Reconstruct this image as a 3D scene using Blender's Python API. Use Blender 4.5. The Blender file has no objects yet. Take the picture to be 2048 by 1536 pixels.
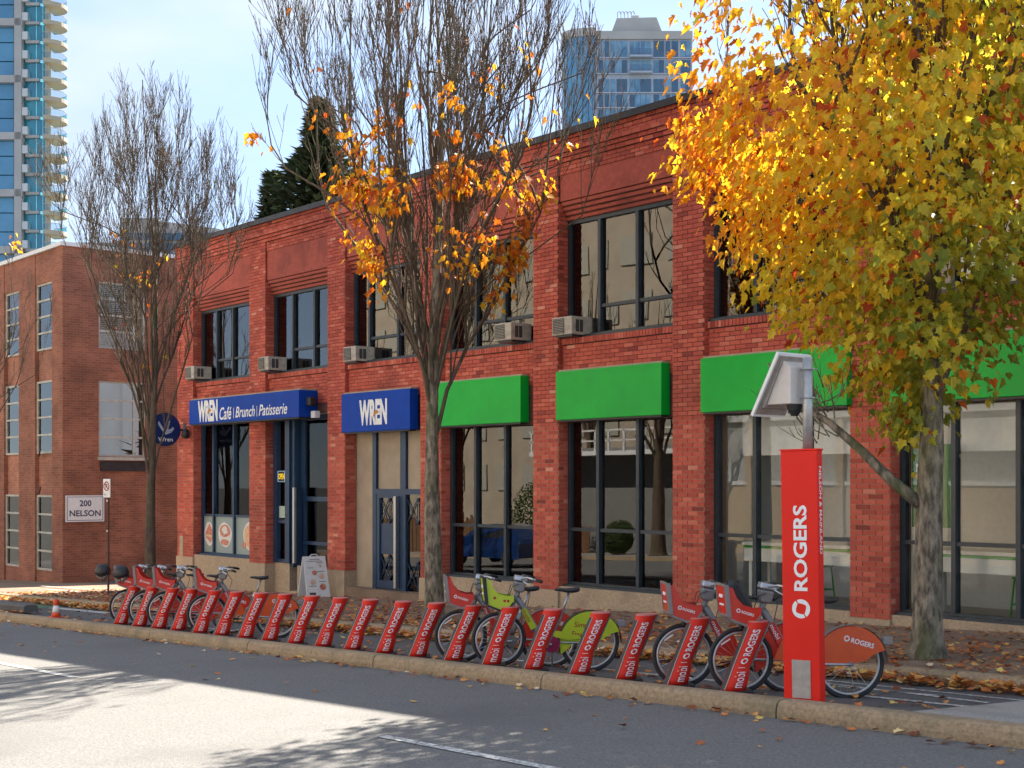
import bpy, math, random
from mathutils import Vector, Matrix
R = math.radians
rnd = random.Random(7)
sc = bpy.context.scene
col = sc.collection

# ------------------------------------------------------------------ camera
cam = bpy.data.cameras.new('camera')
cam.sensor_width = 36.0
cam.lens = 47.29
cam.shift_y = 0.0962
cam.clip_start = 0.1
cam.clip_end = 3000
co = bpy.data.objects.new('camera', cam)
col.objects.link(co)
co.location = (0, 0, 2.0)
co.rotation_euler = (R(90), 0, R(49.6))
sc.camera = co

# ------------------------------------------------------------------ sky and sun
SUN = Vector((-0.24, 1.0, 0.90)).normalized()
el = math.asin(SUN.z)
az = math.atan2(SUN.x, SUN.y)
w = bpy.data.worlds.new('World')
sc.world = w
w.use_nodes = True
wn, wl = w.node_tree.nodes, w.node_tree.links
wn.clear()
sky = wn.new('ShaderNodeTexSky')
sky.sky_type = 'NISHITA'
sky.sun_disc = False
sky.sun_elevation = el
sky.sun_rotation = az
sky.air_density = 0.62
sky.dust_density = 0.08
sky.ozone_density = 1.6
tc = wn.new('ShaderNodeTexCoord')
mp = wn.new('ShaderNodeMapping')
mp.inputs['Scale'].default_value = (1.0, 1.0, 2.6)
nz = wn.new('ShaderNodeTexNoise')
nz.inputs['Scale'].default_value = 2.2
nz.inputs['Detail'].default_value = 6
nz.inputs['Roughness'].default_value = 0.55
cr = wn.new('ShaderNodeValToRGB')
cr.color_ramp.elements[0].position = 0.46
cr.color_ramp.elements[1].position = 0.80
cr.color_ramp.elements[0].color = (0.72, 0.72, 0.72, 1)
cr.color_ramp.elements[1].color = (0.92, 0.92, 0.92, 1)
cm = wn.new('ShaderNodeMix')
cm.data_type = 'RGBA'
cm.inputs[7].default_value = (1.12, 1.36, 1.68, 1)
bg = wn.new('ShaderNodeBackground')
bg.inputs['Strength'].default_value = 0.055
ow = wn.new('ShaderNodeOutputWorld')
wl.new(tc.outputs['Generated'], mp.inputs['Vector'])
wl.new(mp.outputs[0], nz.inputs['Vector'])
wl.new(nz.outputs['Fac'], cr.inputs[0])
wl.new(cr.outputs[0], cm.inputs[0])
wl.new(sky.outputs[0], cm.inputs[6])
cr2 = wn.new('ShaderNodeValToRGB')
cr2.color_ramp.elements[0].position = 0.50
cr2.color_ramp.elements[1].position = 0.74
cr2.color_ramp.elements[1].color = (0.75, 0.75, 0.75, 1)
cm2 = wn.new('ShaderNodeMix')
cm2.data_type = 'RGBA'
cm2.inputs[7].default_value = (1.85, 1.95, 2.05, 1)
nz2 = wn.new('ShaderNodeTexNoise')
nz2.inputs['Scale'].default_value = 3.4
nz2.inputs['Detail'].default_value = 5
wl.new(mp.outputs[0], nz2.inputs['Vector'])
wl.new(nz2.outputs['Fac'], cr2.inputs[0])
wl.new(cr2.outputs[0], cm2.inputs[0])
wl.new(cm.outputs[2], cm2.inputs[6])
wl.new(cm2.outputs[2], bg.inputs['Color'])
wl.new(bg.outputs[0], ow.inputs[0])

sl = bpy.data.lights.new('sun', 'SUN')
sl.energy = 2.1
sl.angle = R(0.55)
sl.color = (1.0, 0.92, 0.80)
so = bpy.data.objects.new('sun', sl)
col.objects.link(so)
so.rotation_euler = SUN.to_track_quat('Z', 'Y').to_euler()
so.location = (-10, 40, 40)

vs = sc.view_settings
vs.view_transform = 'Standard'
vs.look = 'None'
vs.exposure = 3.3
vs.gamma = 1.0
vs.use_curve_mapping = False
sc.cycles.max_bounces = 8
sc.cycles.transparent_max_bounces = 16
sc.cycles.use_denoising = True

# ------------------------------------------------------------------ helpers
ORG = {}

def tag(o, label=None, cat=None, group=None, kind=None):
    if label: o['label'] = label
    if cat: o['category'] = cat
    if group: o['group'] = group
    if kind: o['kind'] = kind
    return o

def empty(name, loc, rz=0.0, label=None, cat=None, group=None, kind=None):
    o = bpy.data.objects.new(name, None)
    col.objects.link(o)
    o.empty_display_size = 0.2
    o.location = loc
    o.rotation_euler = (0, 0, rz)
    ORG[o] = Vector(loc) if rz == 0 else Vector((0, 0, 0))
    return tag(o, label, cat, group, kind)

def lroot(name, loc, rz=0.0, **k):
    """root whose parts are built in its own local coordinates"""
    o = empty(name, loc, rz, **k)
    ORG[o] = Vector((0, 0, 0))
    return o

def children_of(o):
    return [c for c in bpy.data.objects if c.parent == o]

def copy_tree(o, parent=None, cmap=None):
    c = o.copy()
    col.objects.link(c)
    c.parent = parent
    for ch in list(o.children):
        copy_tree(ch, c)
    return c

class B:
    """collects faces; build() links them as one mesh object"""
    def __init__(s):
        s.v, s.f, s.t = [], [], []
    def add(s, vs_, fs, tone=0.5):
        n = len(s.v)
        s.v.extend([tuple(p) for p in vs_])
        for f in fs:
            s.f.append(tuple(i + n for i in f))
            s.t.append(tone)
        return s
    def box(s, x0, x1, y0, y1, z0, z1, tone=0.5):
        return s.add([(x0,y0,z0),(x1,y0,z0),(x1,y1,z0),(x0,y1,z0),(x0,y0,z1),(x1,y0,z1),(x1,y1,z1),(x0,y1,z1)],
                     [(0,3,2,1),(4,5,6,7),(0,1,5,4),(1,2,6,5),(2,3,7,6),(3,0,4,7)], tone)
    def hexa(s, p, tone=0.5):
        return s.add(p, [(0,3,2,1),(4,5,6,7),(0,1,5,4),(1,2,6,5),(2,3,7,6),(3,0,4,7)], tone)
    def quad(s, a, b, c, d, tone=0.5):
        return s.add([a,b,c,d], [(0,1,2,3)], tone)
    def tube(s, pts, rad, n=6, cap=True, tone=0.5):
        pts = [Vector(p) for p in pts]
        if not isinstance(rad, (list, tuple)): rad = [rad]*len(pts)
        vs_, fs = [], []
        ref = None
        for i, p in enumerate(pts):
            if i == 0: d = pts[1]-p
            elif i == len(pts)-1: d = p-pts[i-1]
            else: d = pts[i+1]-pts[i-1]
            if d.length < 1e-9: d = Vector((0,0,1))
            d.normalize()
            if ref is None:
                ref = d.orthogonal().normalized()
            ref = (ref - d*ref.dot(d))
            if ref.length < 1e-6: ref = d.orthogonal()
            ref.normalize()
            b = d.cross(ref)
            for k in range(n):
                a = 2*math.pi*k/n
                vs_.append(p + (ref*math.cos(a) + b*math.sin(a))*rad[i])
        for i in range(len(pts)-1):
            for k in range(n):
                k2 = (k+1) % n
                fs.append((i*n+k, i*n+k2, (i+1)*n+k2, (i+1)*n+k))
        if cap:
            fs.append(tuple(range(n-1, -1, -1)))
            m = (len(pts)-1)*n
            fs.append(tuple(m+k for k in range(n)))
        return s.add(vs_, fs, tone)
    def ring(s, c, ax, R0, r, n=28, m=6, a0=0, a1=2*math.pi, tone=0.5):
        """torus (or arc) about axis ax"""
        ax = Vector(ax).normalized(); u = ax.orthogonal().normalized()
        if abs(ax.y) > 0.9: u = Vector((1,0,0))
        v = ax.cross(u)
        full = abs(a1-a0-2*math.pi) < 1e-6
        cnt = n if full else n+1
        vs_, fs = [], []
        c = Vector(c)
        for i in range(cnt):
            a = a0+(a1-a0)*i/n
            e = u*math.cos(a)+v*math.sin(a)
            for k in range(m):
                b = 2*math.pi*k/m
                vs_.append(c + e*(R0+r*math.cos(b)) + ax*(r*math.sin(b)))
        for i in range(n):
            j = (i+1) % cnt
            for k in range(m):
                k2 = (k+1) % m
                fs.append((i*m+k, j*m+k, j*m+k2, i*m+k2))
        return s.add(vs_, fs, tone)
    def disc(s, c, ax, r, n=20, h=0.0, tone=0.5):
        ax = Vector(ax).normalized()
        return s.tube([Vector(c)-ax*h/2, Vector(c)+ax*h/2], r, n, True, tone)
    def lathe(s, prof, c=(0,0,0), n=16, tone=0.5, sx=1, sy=1):
        vs_, fs = [], []
        for r, z in prof:
            for k in range(n):
                a = 2*math.pi*k/n
                vs_.append((c[0]+r*sx*math.cos(a), c[1]+r*sy*math.sin(a), c[2]+z))
        for i in range(len(prof)-1):
            for k in range(n):
                k2 = (k+1) % n
                fs.append((i*n+k, i*n+k2, (i+1)*n+k2, (i+1)*n+k))
        fs.append(tuple(range(n-1,-1,-1)))
        m = (len(prof)-1)*n
        fs.append(tuple(m+k for k in range(n)))
        return s.add(vs_, fs, tone)
    def prism(s, pts, o, ux, uy, th, tone=0.5):
        """2-D outline pts in plane (o,ux,uy), thickness th along ux x uy"""
        o, ux, uy = Vector(o), Vector(ux), Vector(uy)
        nn = ux.cross(uy).normalized()
        n = len(pts)
        a = [o+ux*p[0]+uy*p[1] for p in pts]
        b = [p+nn*th for p in a]
        fs = [tuple(range(n-1,-1,-1)), tuple(range(n, 2*n))]
        for i in range(n):
            j = (i+1) % n
            fs.append((i, j, n+j, n+i))
        return s.add(a+b, fs, tone)
    def mesh(s, name, org=(0,0,0), tone=False):
        o = Vector(org)
        me = bpy.data.meshes.new(name)
        me.from_pydata([(x-o.x, y-o.y, z-o.z) for x, y, z in s.v], [], s.f)
        if tone:
            at = me.attributes.new('tone', 'FLOAT', 'FACE')
            at.data.foreach_set('value', s.t)
        me.update()
        return me
    def build(s, name, mat, parent=None, smooth=False, org=None, tone=False, bevel=0.0, **k):
        if parent is not None and org is None: org = ORG.get(parent, Vector((0,0,0)))
        if org is None: org = Vector((0,0,0))
        me = s.mesh(name, org, tone)
        if mat: me.materials.append(mat)
        if smooth:
            me.polygons.foreach_set('use_smooth', [True]*len(me.polygons))
        o = bpy.data.objects.new(name, me)
        col.objects.link(o)
        if parent is not None:
            o.parent = parent
            ORG[o] = Vector(org)
        else:
            o.location = org
            ORG[o] = Vector(org)
        if bevel:
            b = o.modifiers.new('bevel', 'BEVEL')
            b.width = bevel; b.segments = 2; b.limit_method = 'ANGLE'; b.angle_limit = R(40)
        return tag(o, **k)

# ---- materials
def newmat(name):
    m = bpy.data.materials.new(name)
    m.use_nodes = True
    n, l = m.node_tree.nodes, m.node_tree.links
    n.clear()
    out = n.new('ShaderNodeOutputMaterial')
    return m, n, l, out

def pm(name, c1, c2=None, scale=8.0, rough=0.6, metal=0.0, bump=0.0, bscale=None, detail=6.0, lo=0.35, hi=0.65,
       c3=None, s3=1.0, lo3=0.5, hi3=0.7, coat=0.0, spec=None, stretch=None):
    m, n, l, out = newmat(name)
    p = n.new('ShaderNodeBsdfPrincipled')
    p.inputs['Roughness'].default_value = rough
    p.inputs['Metallic'].default_value = metal
    if coat: p.inputs['Coat Weight'].default_value = coat
    if spec is not None: p.inputs['Specular IOR Level'].default_value = spec
    l.new(p.outputs[0], out.inputs[0])
    t = n.new('ShaderNodeTexCoord')
    vec = t.outputs['Object']
    if stretch:
        mpn = n.new('ShaderNodeMapping'); mpn.inputs['Scale'].default_value = stretch
        l.new(vec, mpn.inputs[0]); vec = mpn.outputs[0]
    if c2 is None: c2 = tuple(x*0.82 for x in c1)
    def noise(sc_, d=detail):
        q = n.new('ShaderNodeTexNoise'); q.inputs['Scale'].default_value = sc_; q.inputs['Detail'].default_value = d
        q.inputs['Roughness'].default_value = 0.6
        l.new(vec, q.inputs['Vector']); return q
    def ramp(src, a, b):
        q = n.new('ShaderNodeMapRange'); q.inputs[1].default_value = a; q.inputs[2].default_value = b
        l.new(src, q.inputs[0]); return q.outputs[0]
    q = noise(scale)
    mx = n.new('ShaderNodeMix'); mx.data_type = 'RGBA'
    mx.inputs[6].default_value = (*c1, 1); mx.inputs[7].default_value = (*c2, 1)
    l.new(ramp(q.outputs['Fac'], lo, hi), mx.inputs[0])
    c = mx.outputs[2]
    if c3 is not None:
        q3 = noise(s3, 4)
        m3 = n.new('ShaderNodeMix'); m3.data_type = 'RGBA'
        m3.inputs[7].default_value = (*c3, 1)
        l.new(ramp(q3.outputs['Fac'], lo3, hi3), m3.inputs[0]); l.new(c, m3.inputs[6])
        c = m3.outputs[2]
    l.new(c, p.inputs['Base Color'])
    if bump:
        qb = noise(bscale or scale*3)
        bb = n.new('ShaderNodeBump'); bb.inputs['Strength'].default_value = bump; bb.inputs['Distance'].default_value = 0.01
        l.new(qb.outputs['Fac'], bb.inputs['Height']); l.new(bb.outputs[0], p.inputs['Normal'])
    return m

def tonemat(name, stops, rough=0.8, grain=0.25, gscale=60, bump=0.3, translucent=0.0, dirt=None):
    """colour read from the per-face attribute 'tone'"""
    m, n, l, out = newmat(name)
    at = n.new('ShaderNodeAttribute'); at.attribute_name = 'tone'
    rp = n.new('ShaderNodeValToRGB')
    e = rp.color_ramp.elements
    e[0].position = stops[0][0]; e[0].color = (*stops[0][1], 1)
    e[1].position = stops[-1][0]; e[1].color = (*stops[-1][1], 1)
    for pos, c in stops[1:-1]:
        q = e.new(pos); q.color = (*c, 1)
    l.new(at.outputs['Fac'], rp.inputs[0])
    t = n.new('ShaderNodeTexCoord')
    nz_ = n.new('ShaderNodeTexNoise'); nz_.inputs['Scale'].default_value = gscale; nz_.inputs['Detail'].default_value = 5
    l.new(t.outputs['Object'], nz_.inputs['Vector'])
    mr = n.new('ShaderNodeMapRange'); mr.inputs[1].default_value = 0.3; mr.inputs[2].default_value = 0.7
    mr.inputs[3].default_value = 1-grain; mr.inputs[4].default_value = 1+grain
    l.new(nz_.outputs['Fac'], mr.inputs[0])
    mu = n.new('ShaderNodeVectorMath'); mu.operation = 'SCALE'
    l.new(rp.outputs[0], mu.inputs[0]); l.new(mr.outputs[0], mu.inputs['Scale'])
    c = mu.outputs[0]
    if dirt:
        nd = n.new('ShaderNodeTexNoise'); nd.inputs['Scale'].default_value = 0.7; nd.inputs['Detail'].default_value = 7
        l.new(t.outputs['Object'], nd.inputs['Vector'])
        md = n.new('ShaderNodeMapRange'); md.inputs[1].default_value = 0.48; md.inputs[2].default_value = 0.72
        md.inputs[4].default_value = dirt[1]
        l.new(nd.outputs['Fac'], md.inputs[0])
        mxd = n.new('ShaderNodeMix'); mxd.data_type = 'RGBA'; mxd.inputs[7].default_value = (*dirt[0], 1)
        l.new(md.outputs[0], mxd.inputs[0]); l.new(c, mxd.inputs[6]); c = mxd.outputs[2]
    p = n.new('ShaderNodeBsdfPrincipled'); p.inputs['Roughness'].default_value = rough
    l.new(c, p.inputs['Base Color'])
    if bump:
        bb = n.new('ShaderNodeBump'); bb.inputs['Strength'].default_value = bump; bb.inputs['Distance'].default_value = 0.006
        l.new(nz_.outputs['Fac'], bb.inputs['Height']); l.new(bb.outputs[0], p.inputs['Normal'])
    if translucent:
        tr = n.new('ShaderNodeBsdfTranslucent'); l.new(c, tr.inputs[0])
        ms = n.new('ShaderNodeMixShader'); ms.inputs[0].default_value = translucent
        l.new(p.outputs[0], ms.inputs[1]); l.new(tr.outputs[0], ms.inputs[2])
        l.new(ms.outputs[0], out.inputs[0])
    else:
        l.new(p.outputs[0], out.inputs[0])
    return m

def glassmat(name, tint=(0.9, 0.95, 0.95), ior=1.9, wob=0.0, base=0.0, gl=(1, 1, 1)):
    m, n, l, out = newmat(name)
    tr = n.new('ShaderNodeBsdfTransparent'); tr.inputs[0].default_value = (*tint, 1)
    g = n.new('ShaderNodeBsdfGlossy'); g.inputs['Roughness'].default_value = 0.0
    g.inputs[0].default_value = (*gl, 1)
    fr = n.new('ShaderNodeFresnel'); fr.inputs[0].default_value = ior
    ad = n.new('ShaderNodeMath'); ad.operation = 'ADD'; ad.use_clamp = True; ad.inputs[1].default_value = base
    l.new(fr.outputs[0], ad.inputs[0])
    ms = n.new('ShaderNodeMixShader')
    l.new(ad.outputs[0], ms.inputs[0]); l.new(tr.outputs[0], ms.inputs[1]); l.new(g.outputs[0], ms.inputs[2])
    l.new(ms.outputs[0], out.inputs[0])
    if wob:
        t = n.new('ShaderNodeTexCoord')
        q = n.new('ShaderNodeTexNoise'); q.inputs['Scale'].default_value = 0.9; q.inputs['Detail'].default_value = 1
        l.new(t.outputs['Object'], q.inputs['Vector'])
        bb = n.new('ShaderNodeBump'); bb.inputs['Strength'].default_value = wob; bb.inputs['Distance'].default_value = 0.02
        l.new(q.outputs['Fac'], bb.inputs['Height']); l.new(bb.outputs[0], g.inputs['Normal'])
    return m

def emit(name, c, s):
    m, n, l, out = newmat(name)
    e = n.new('ShaderNodeEmission'); e.inputs[0].default_value = (*c, 1); e.inputs[1].default_value = s
    l.new(e.outputs[0], out.inputs[0])
    return m

def bricktex(name, c1, c2, mortar, scale=1.0, rough=0.85):
    """far brickwork: courses of 0.0765 m drawn by the Brick Texture on a wall's own metres"""
    m, n, l, out = newmat(name)
    t = n.new('ShaderNodeTexCoord')
    sp = n.new('ShaderNodeSeparateXYZ'); l.new(t.outputs['Object'], sp.inputs[0])
    ad = n.new('ShaderNodeMath'); ad.operation = 'ADD'
    l.new(sp.outputs[0], ad.inputs[0]); l.new(sp.outputs[1], ad.inputs[1])
    cb = n.new('ShaderNodeCombineXYZ'); l.new(ad.outputs[0], cb.inputs[0]); l.new(sp.outputs[2], cb.inputs[1])
    bt = n.new('ShaderNodeTexBrick')
    bt.inputs['Color1'].default_value = (*c1, 1); bt.inputs['Color2'].default_value = (*c2, 1); bt.inputs['Mortar'].default_value = (*mortar, 1)
    bt.inputs['Scale'].default_value = scale
    bt.inputs['Mortar Size'].default_value = 0.006
    bt.inputs['Brick Width'].default_value = 0.229
    bt.inputs['Row Height'].default_value = 0.0765
    l.new(cb.outputs[0], bt.inputs['Vector'])
    nz_ = n.new('ShaderNodeTexNoise'); nz_.inputs['Scale'].default_value = 0.8; nz_.inputs['Detail'].default_value = 8
    l.new(t.outputs['Object'], nz_.inputs['Vector'])
    mr = n.new('ShaderNodeMapRange'); mr.inputs[1].default_value = 0.3; mr.inputs[2].default_value = 0.7
    mr.inputs[3].default_value = 0.62; mr.inputs[4].default_value = 1.25
    l.new(nz_.outputs['Fac'], mr.inputs[0])
    mu = n.new('ShaderNodeVectorMath'); mu.operation = 'SCALE'
    l.new(bt.outputs[0], mu.inputs[0]); l.new(mr.outputs[0], mu.inputs['Scale'])
    p = n.new('ShaderNodeBsdfPrincipled'); p.inputs['Roughness'].default_value = rough
    l.new(mu.outputs[0], p.inputs['Base Color'])
    bb = n.new('ShaderNodeBump'); bb.inputs['Strength'].default_value = 0.5; bb.inputs['Distance'].default_value = 0.01; bb.invert = True
    l.new(bt.outputs['Fac'], bb.inputs['Height']); l.new(bb.outputs[0], p.inputs['Normal'])
    l.new(p.outputs[0], out.inputs[0])
    return m

# ---- lettering
_tc = {}
def textmesh(s, bold=0.0, shear=0.0):
    k = (s, bold, shear)
    if k in _tc: return _tc[k]
    cu = bpy.data.curves.new('lettering', 'FONT')
    cu.body = s; cu.size = 1.0; cu.offset = bold; cu.shear = shear; cu.resolution_u = 3
    ob = bpy.data.objects.new('lettering', cu)
    col.objects.link(ob)
    dg = bpy.context.evaluated_depsgraph_get()
    dg.update()
    me = bpy.data.meshes.new_from_object(ob.evaluated_get(dg))
    vs_ = [tuple(v.co)[:2] for v in me.vertices]
    fs = [tuple(p.vertices) for p in me.polygons]
    bpy.data.objects.remove(ob); bpy.data.curves.remove(cu); bpy.data.meshes.remove(me)
    x0 = min(v[0] for v in vs_); x1 = max(v[0] for v in vs_)
    y0 = min(v[1] for v in vs_); y1 = max(v[1] for v in vs_)
    _tc[k] = (vs_, fs, x0, x1, y0, y1)
    return _tc[k]

def lettering(name, s, mat, parent, o, ux, uy, width, height, bold=0.0, shear=0.0, fmap=None, label=None):
    """flat letters filling width x height, lower-left corner at o"""
    vs_, fs, x0, x1, y0, y1 = textmesh(s, bold, shear)
    o, ux, uy = Vector(o), Vector(ux), Vector(uy)
    b = B()
    pts = []
    for x, y in vs_:
        a = (x-x0)/(x1-x0)*width; c = (y-y0)/(y1-y0)*height
        pts.append(fmap(a, c) if fmap else o+ux*a+uy*c)
    b.add(pts, fs)
    ob = b.build(name, mat, parent)
    if label: ob['label'] = label
    return ob

def ring_logo(name, mat, parent, fmap, r):
    """circle with a slanted diamond-shaped hole and two swirl slits"""
    n = 40
    out_, inn = [], []
    for i in range(n):
        a = 2*math.pi*i/n
        out_.append((r*math.cos(a), r*math.sin(a)))
        b = a - 0.55
        q = (abs(math.cos(b))**1.25 + abs(math.sin(b))**1.25)**(-1/1.25)
        inn.append((r*0.66*q*math.cos(a), r*0.66*q*math.sin(a)))
    bb = B()
    pts = [fmap(*p) for p in out_] + [fmap(*p) for p in inn]
    fs = []
    for i in range(n):
        if i in (3, 23): continue
        j = (i+1) % n
        fs.append((i, j, n+j, n+i))
    bb.add(pts, fs)
    return bb.build(name, mat, parent)
# ------------------------------------------------------------------ shared materials
M = {}
M['asphalt'] = pm('asphalt_road', (0.235,0.225,0.21), (0.10,0.098,0.096), scale=42, rough=0.85, bump=0.9, bscale=90, detail=12, lo=0.3, hi=0.7,
                  c3=(0.115,0.112,0.108), s3=0.45, lo3=0.5, hi3=0.8)
M['lane'] = pm('asphalt_lane', (0.16,0.155,0.15), (0.075,0.074,0.075), scale=60, rough=0.85, bump=0.8, bscale=130, lo=0.3, hi=0.7,
               c3=(0.10,0.085,0.07), s3=0.9, lo3=0.5, hi3=0.75)
M['kerb'] = pm('kerb_concrete', (0.46,0.33,0.20), (0.24,0.17,0.105), scale=26, rough=0.9, bump=0.8, bscale=90, lo=0.3, hi=0.7,
               c3=(0.20,0.17,0.105), s3=1.6, lo3=0.5, hi3=0.72)
M['walk'] = pm('sidewalk_aggregate', (0.36,0.245,0.165), (0.16,0.105,0.07), scale=38, rough=0.9, bump=0.7, bscale=90, lo=0.3, hi=0.7,
               c3=(0.15,0.10,0.07), s3=0.8, lo3=0.45, hi3=0.7)
M['pad'] = pm('pad_concrete', (0.40,0.37,0.33), (0.25,0.235,0.21), scale=45, rough=0.9, bump=0.6, bscale=120, lo=0.3, hi=0.7,
              c3=(0.19,0.17,0.15), s3=1.1)
M['plinth'] = pm('plinth_concrete', (0.56,0.42,0.28), (0.34,0.25,0.165), scale=30, rough=0.9, bump=0.7, bscale=80, lo=0.3, hi=0.7,
                 c3=(0.31,0.23,0.16), s3=1.4, lo3=0.55, hi3=0.78)
M['ground'] = pm('ground_earth', (0.12,0.115,0.10), (0.08,0.08,0.07), scale=3, rough=0.95)
M['paint'] = pm('road_paint', (0.62,0.61,0.58), (0.22,0.21,0.20), scale=22, rough=0.8, lo=0.42, hi=0.62)
M['green_paint'] = pm('green_lane_paint', (0.10,0.22,0.11), (0.10,0.14,0.10), scale=10, rough=0.85)
BR = [(0.0,(0.22,0.038,0.028)), (0.3,(0.45,0.078,0.048)), (0.6,(0.56,0.115,0.070)), (0.82,(0.62,0.17,0.105)), (1.0,(0.68,0.27,0.18))]
M['brick'] = tonemat('red_brick', BR, rough=0.85, grain=0.28, gscale=70, bump=0.4, dirt=((0.26,0.055,0.036), 0.75))
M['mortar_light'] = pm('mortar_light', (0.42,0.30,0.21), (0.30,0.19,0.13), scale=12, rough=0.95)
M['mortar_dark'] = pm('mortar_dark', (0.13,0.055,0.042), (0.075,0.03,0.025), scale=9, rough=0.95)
M['redband'] = pm('red_painted_band', (0.46,0.095,0.06), (0.36,0.07,0.045), scale=14, rough=0.8, bump=0.3, c3=(0.27,0.055,0.038), s3=1.2)
M['coping'] = pm('coping_metal', (0.05,0.048,0.05), (0.035,0.033,0.036), scale=5, rough=0.5, metal=0.3)
M['frame'] = pm('window_frame_bluegrey', (0.028,0.042,0.056), (0.02,0.03,0.04), scale=6, rough=0.45)
M['frame_blue'] = pm('frame_blue', (0.013,0.045,0.105), (0.01,0.034,0.08), scale=6, rough=0.4)
M['frame_cream'] = pm('frame_cream', (0.55,0.52,0.44), (0.42,0.40,0.34), scale=6, rough=0.6)
M['glass'] = glassmat('shop_glass', (0.80,0.84,0.82), 1.7, wob=0.035, base=0.0)
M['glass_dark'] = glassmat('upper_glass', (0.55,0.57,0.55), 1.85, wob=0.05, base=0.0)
M['glass_clear'] = glassmat('clear_glass', (0.96,0.97,0.96), 1.30, wob=0.03, base=0.0)
M['beige'] = pm('beige_panel', (0.44,0.35,0.25), (0.39,0.31,0.22), scale=3, rough=0.8, bump=0.1, c3=(0.33,0.26,0.18), s3=1.0)
M['cream'] = pm('cream_panel', (0.72,0.58,0.36), (0.66,0.53,0.33), scale=3, rough=0.8)
M['blue_sign'] = pm('blue_sign', (0.003,0.055,0.38), (0.003,0.046,0.32), scale=3, rough=0.5, spec=0.15)
M['green_sign'] = pm('green_sign', (0.003,0.46,0.045), (0.003,0.39,0.04), scale=2, rough=0.35, spec=0.22)
M['white'] = pm('white_paint', (0.78,0.78,0.77), (0.70,0.70,0.69), scale=10, rough=0.55)
M['white_letter'] = pm('white_letter', (0.82,0.82,0.82), (0.76,0.76,0.76), scale=20, rough=0.5)
M['worn_letter'] = pm('worn_white_letter', (0.82,0.82,0.80), (0.60,0.60,0.62), scale=14, rough=0.6, lo=0.5, hi=0.75)
M['int_wall'] = pm('interior_wall', (0.62,0.61,0.56), (0.56,0.55,0.50), scale=2, rough=0.9)
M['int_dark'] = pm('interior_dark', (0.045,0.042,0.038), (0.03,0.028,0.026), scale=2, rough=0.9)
M['int_floor'] = pm('interior_floor', (0.16,0.13,0.10), (0.12,0.10,0.08), scale=5, rough=0.5)
M['curtain'] = pm('curtain_cloth', (0.40,0.38,0.31), (0.30,0.28,0.23), scale=6, rough=0.9, stretch=(8,8,0.4))
M['steel'] = pm('brushed_steel', (0.52,0.52,0.52), (0.42,0.42,0.42), scale=30, rough=0.35, metal=0.9)
M['ac'] = pm('ac_casing', (0.52,0.47,0.39), (0.40,0.36,0.30), scale=8, rough=0.6, c3=(0.30,0.26,0.21), s3=4)
M['ac_dark'] = pm('ac_grille_dark', (0.06,0.06,0.055), (0.04,0.04,0.04), scale=20, rough=0.6)
M['black'] = pm('black_plastic', (0.012,0.012,0.014), (0.02,0.02,0.022), scale=30, rough=0.5)
M['rubber'] = pm('tyre_rubber', (0.018,0.018,0.019), (0.03,0.03,0.03), scale=30, rough=0.75)
M['roof'] = pm('roof_felt', (0.10,0.10,0.10), (0.07,0.07,0.07), scale=3, rough=0.9)

# ------------------------------------------------------------------ levels of the sloping street
F = 16.85                                     # brick facade plane
def BL(x): return 0.346 + 0.0337*max(-70, min(40, x))      # bike lane surface
def ZF(x): return 0.31 + 0.035*max(-70, min(40, x))        # foot of the facade

XS = [-900, -300, -70, -50, -42, -34, -26, -18, -10, -2, 8, 20, 40, 300, 900]
def sheet(name, mat, x0, x1, cols, nx=14, kind='structure', parent=None, **k):
    """strip between x0..x1; cols = [(y, zfunc)]"""
    b = B()
    vs_, fs = [], []
    xs = [x0+(x1-x0)*i/nx for i in range(nx+1)]
    for x in xs:
        for y, zf in cols: vs_.append((x, y, zf(x)))
    m = len(cols)
    for i in range(nx):
        for j in range(m-1):
            fs.append((i*m+j, (i+1)*m+j, (i+1)*m+j+1, i*m+j+1))
    b.add(vs_, fs)
    return b.build(name, mat, parent, kind=kind, **k)

b = B()
vs_, fs = [], []
YS = [-900, -60, -6, 9, 17, 60, 900]
for x in XS:
    for y in YS: vs_.append((x, y, BL(x)-0.42))
for i in range(len(XS)-1):
    for j in range(len(YS)-1):
        m = len(YS); fs.append((i*m+j, (i+1)*m+j, (i+1)*m+j+1, i*m+j+1))
b.add(vs_, fs)
b.build('ground', M['ground'], kind='structure')
sheet('road', M['asphalt'], -70, 40, [(-3.2, lambda x: BL(x)-0.13), (3, lambda x: BL(x)-0.10), (9.30, lambda x: BL(x)-0.13)], 22)
def LZ(x, y): return BL(x)-0.02-0.11*max(0.0, min(1.0, (y-9.6)/1.1))      # bike lane, falling towards its gutter
sheet('bike_lane', M['lane'], -70, 40, [(9.40, lambda x: LZ(x, 9.4)), (9.6, lambda x: LZ(x, 9.6)), (10.7, lambda x: LZ(x, 10.7)), (12.10, lambda x: LZ(x, 12))], 22)
sheet('sidewalk', M['walk'], -70, 40, [(12.20, lambda x: BL(x)+0.01), (F+0.2, lambda x: ZF(x))], 22)
sheet('far_sidewalk', M['pad'], -70, 40, [(-7.0, lambda x: BL(x)+0.02), (-3.32, lambda x: BL(x)+0.0)], 22)
sheet('alley', M['lane'], -40.4, -33.9, [(F+0.2, lambda x: ZF(x)+0.004), (45, lambda x: ZF(x)+0.2)], 4)

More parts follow.
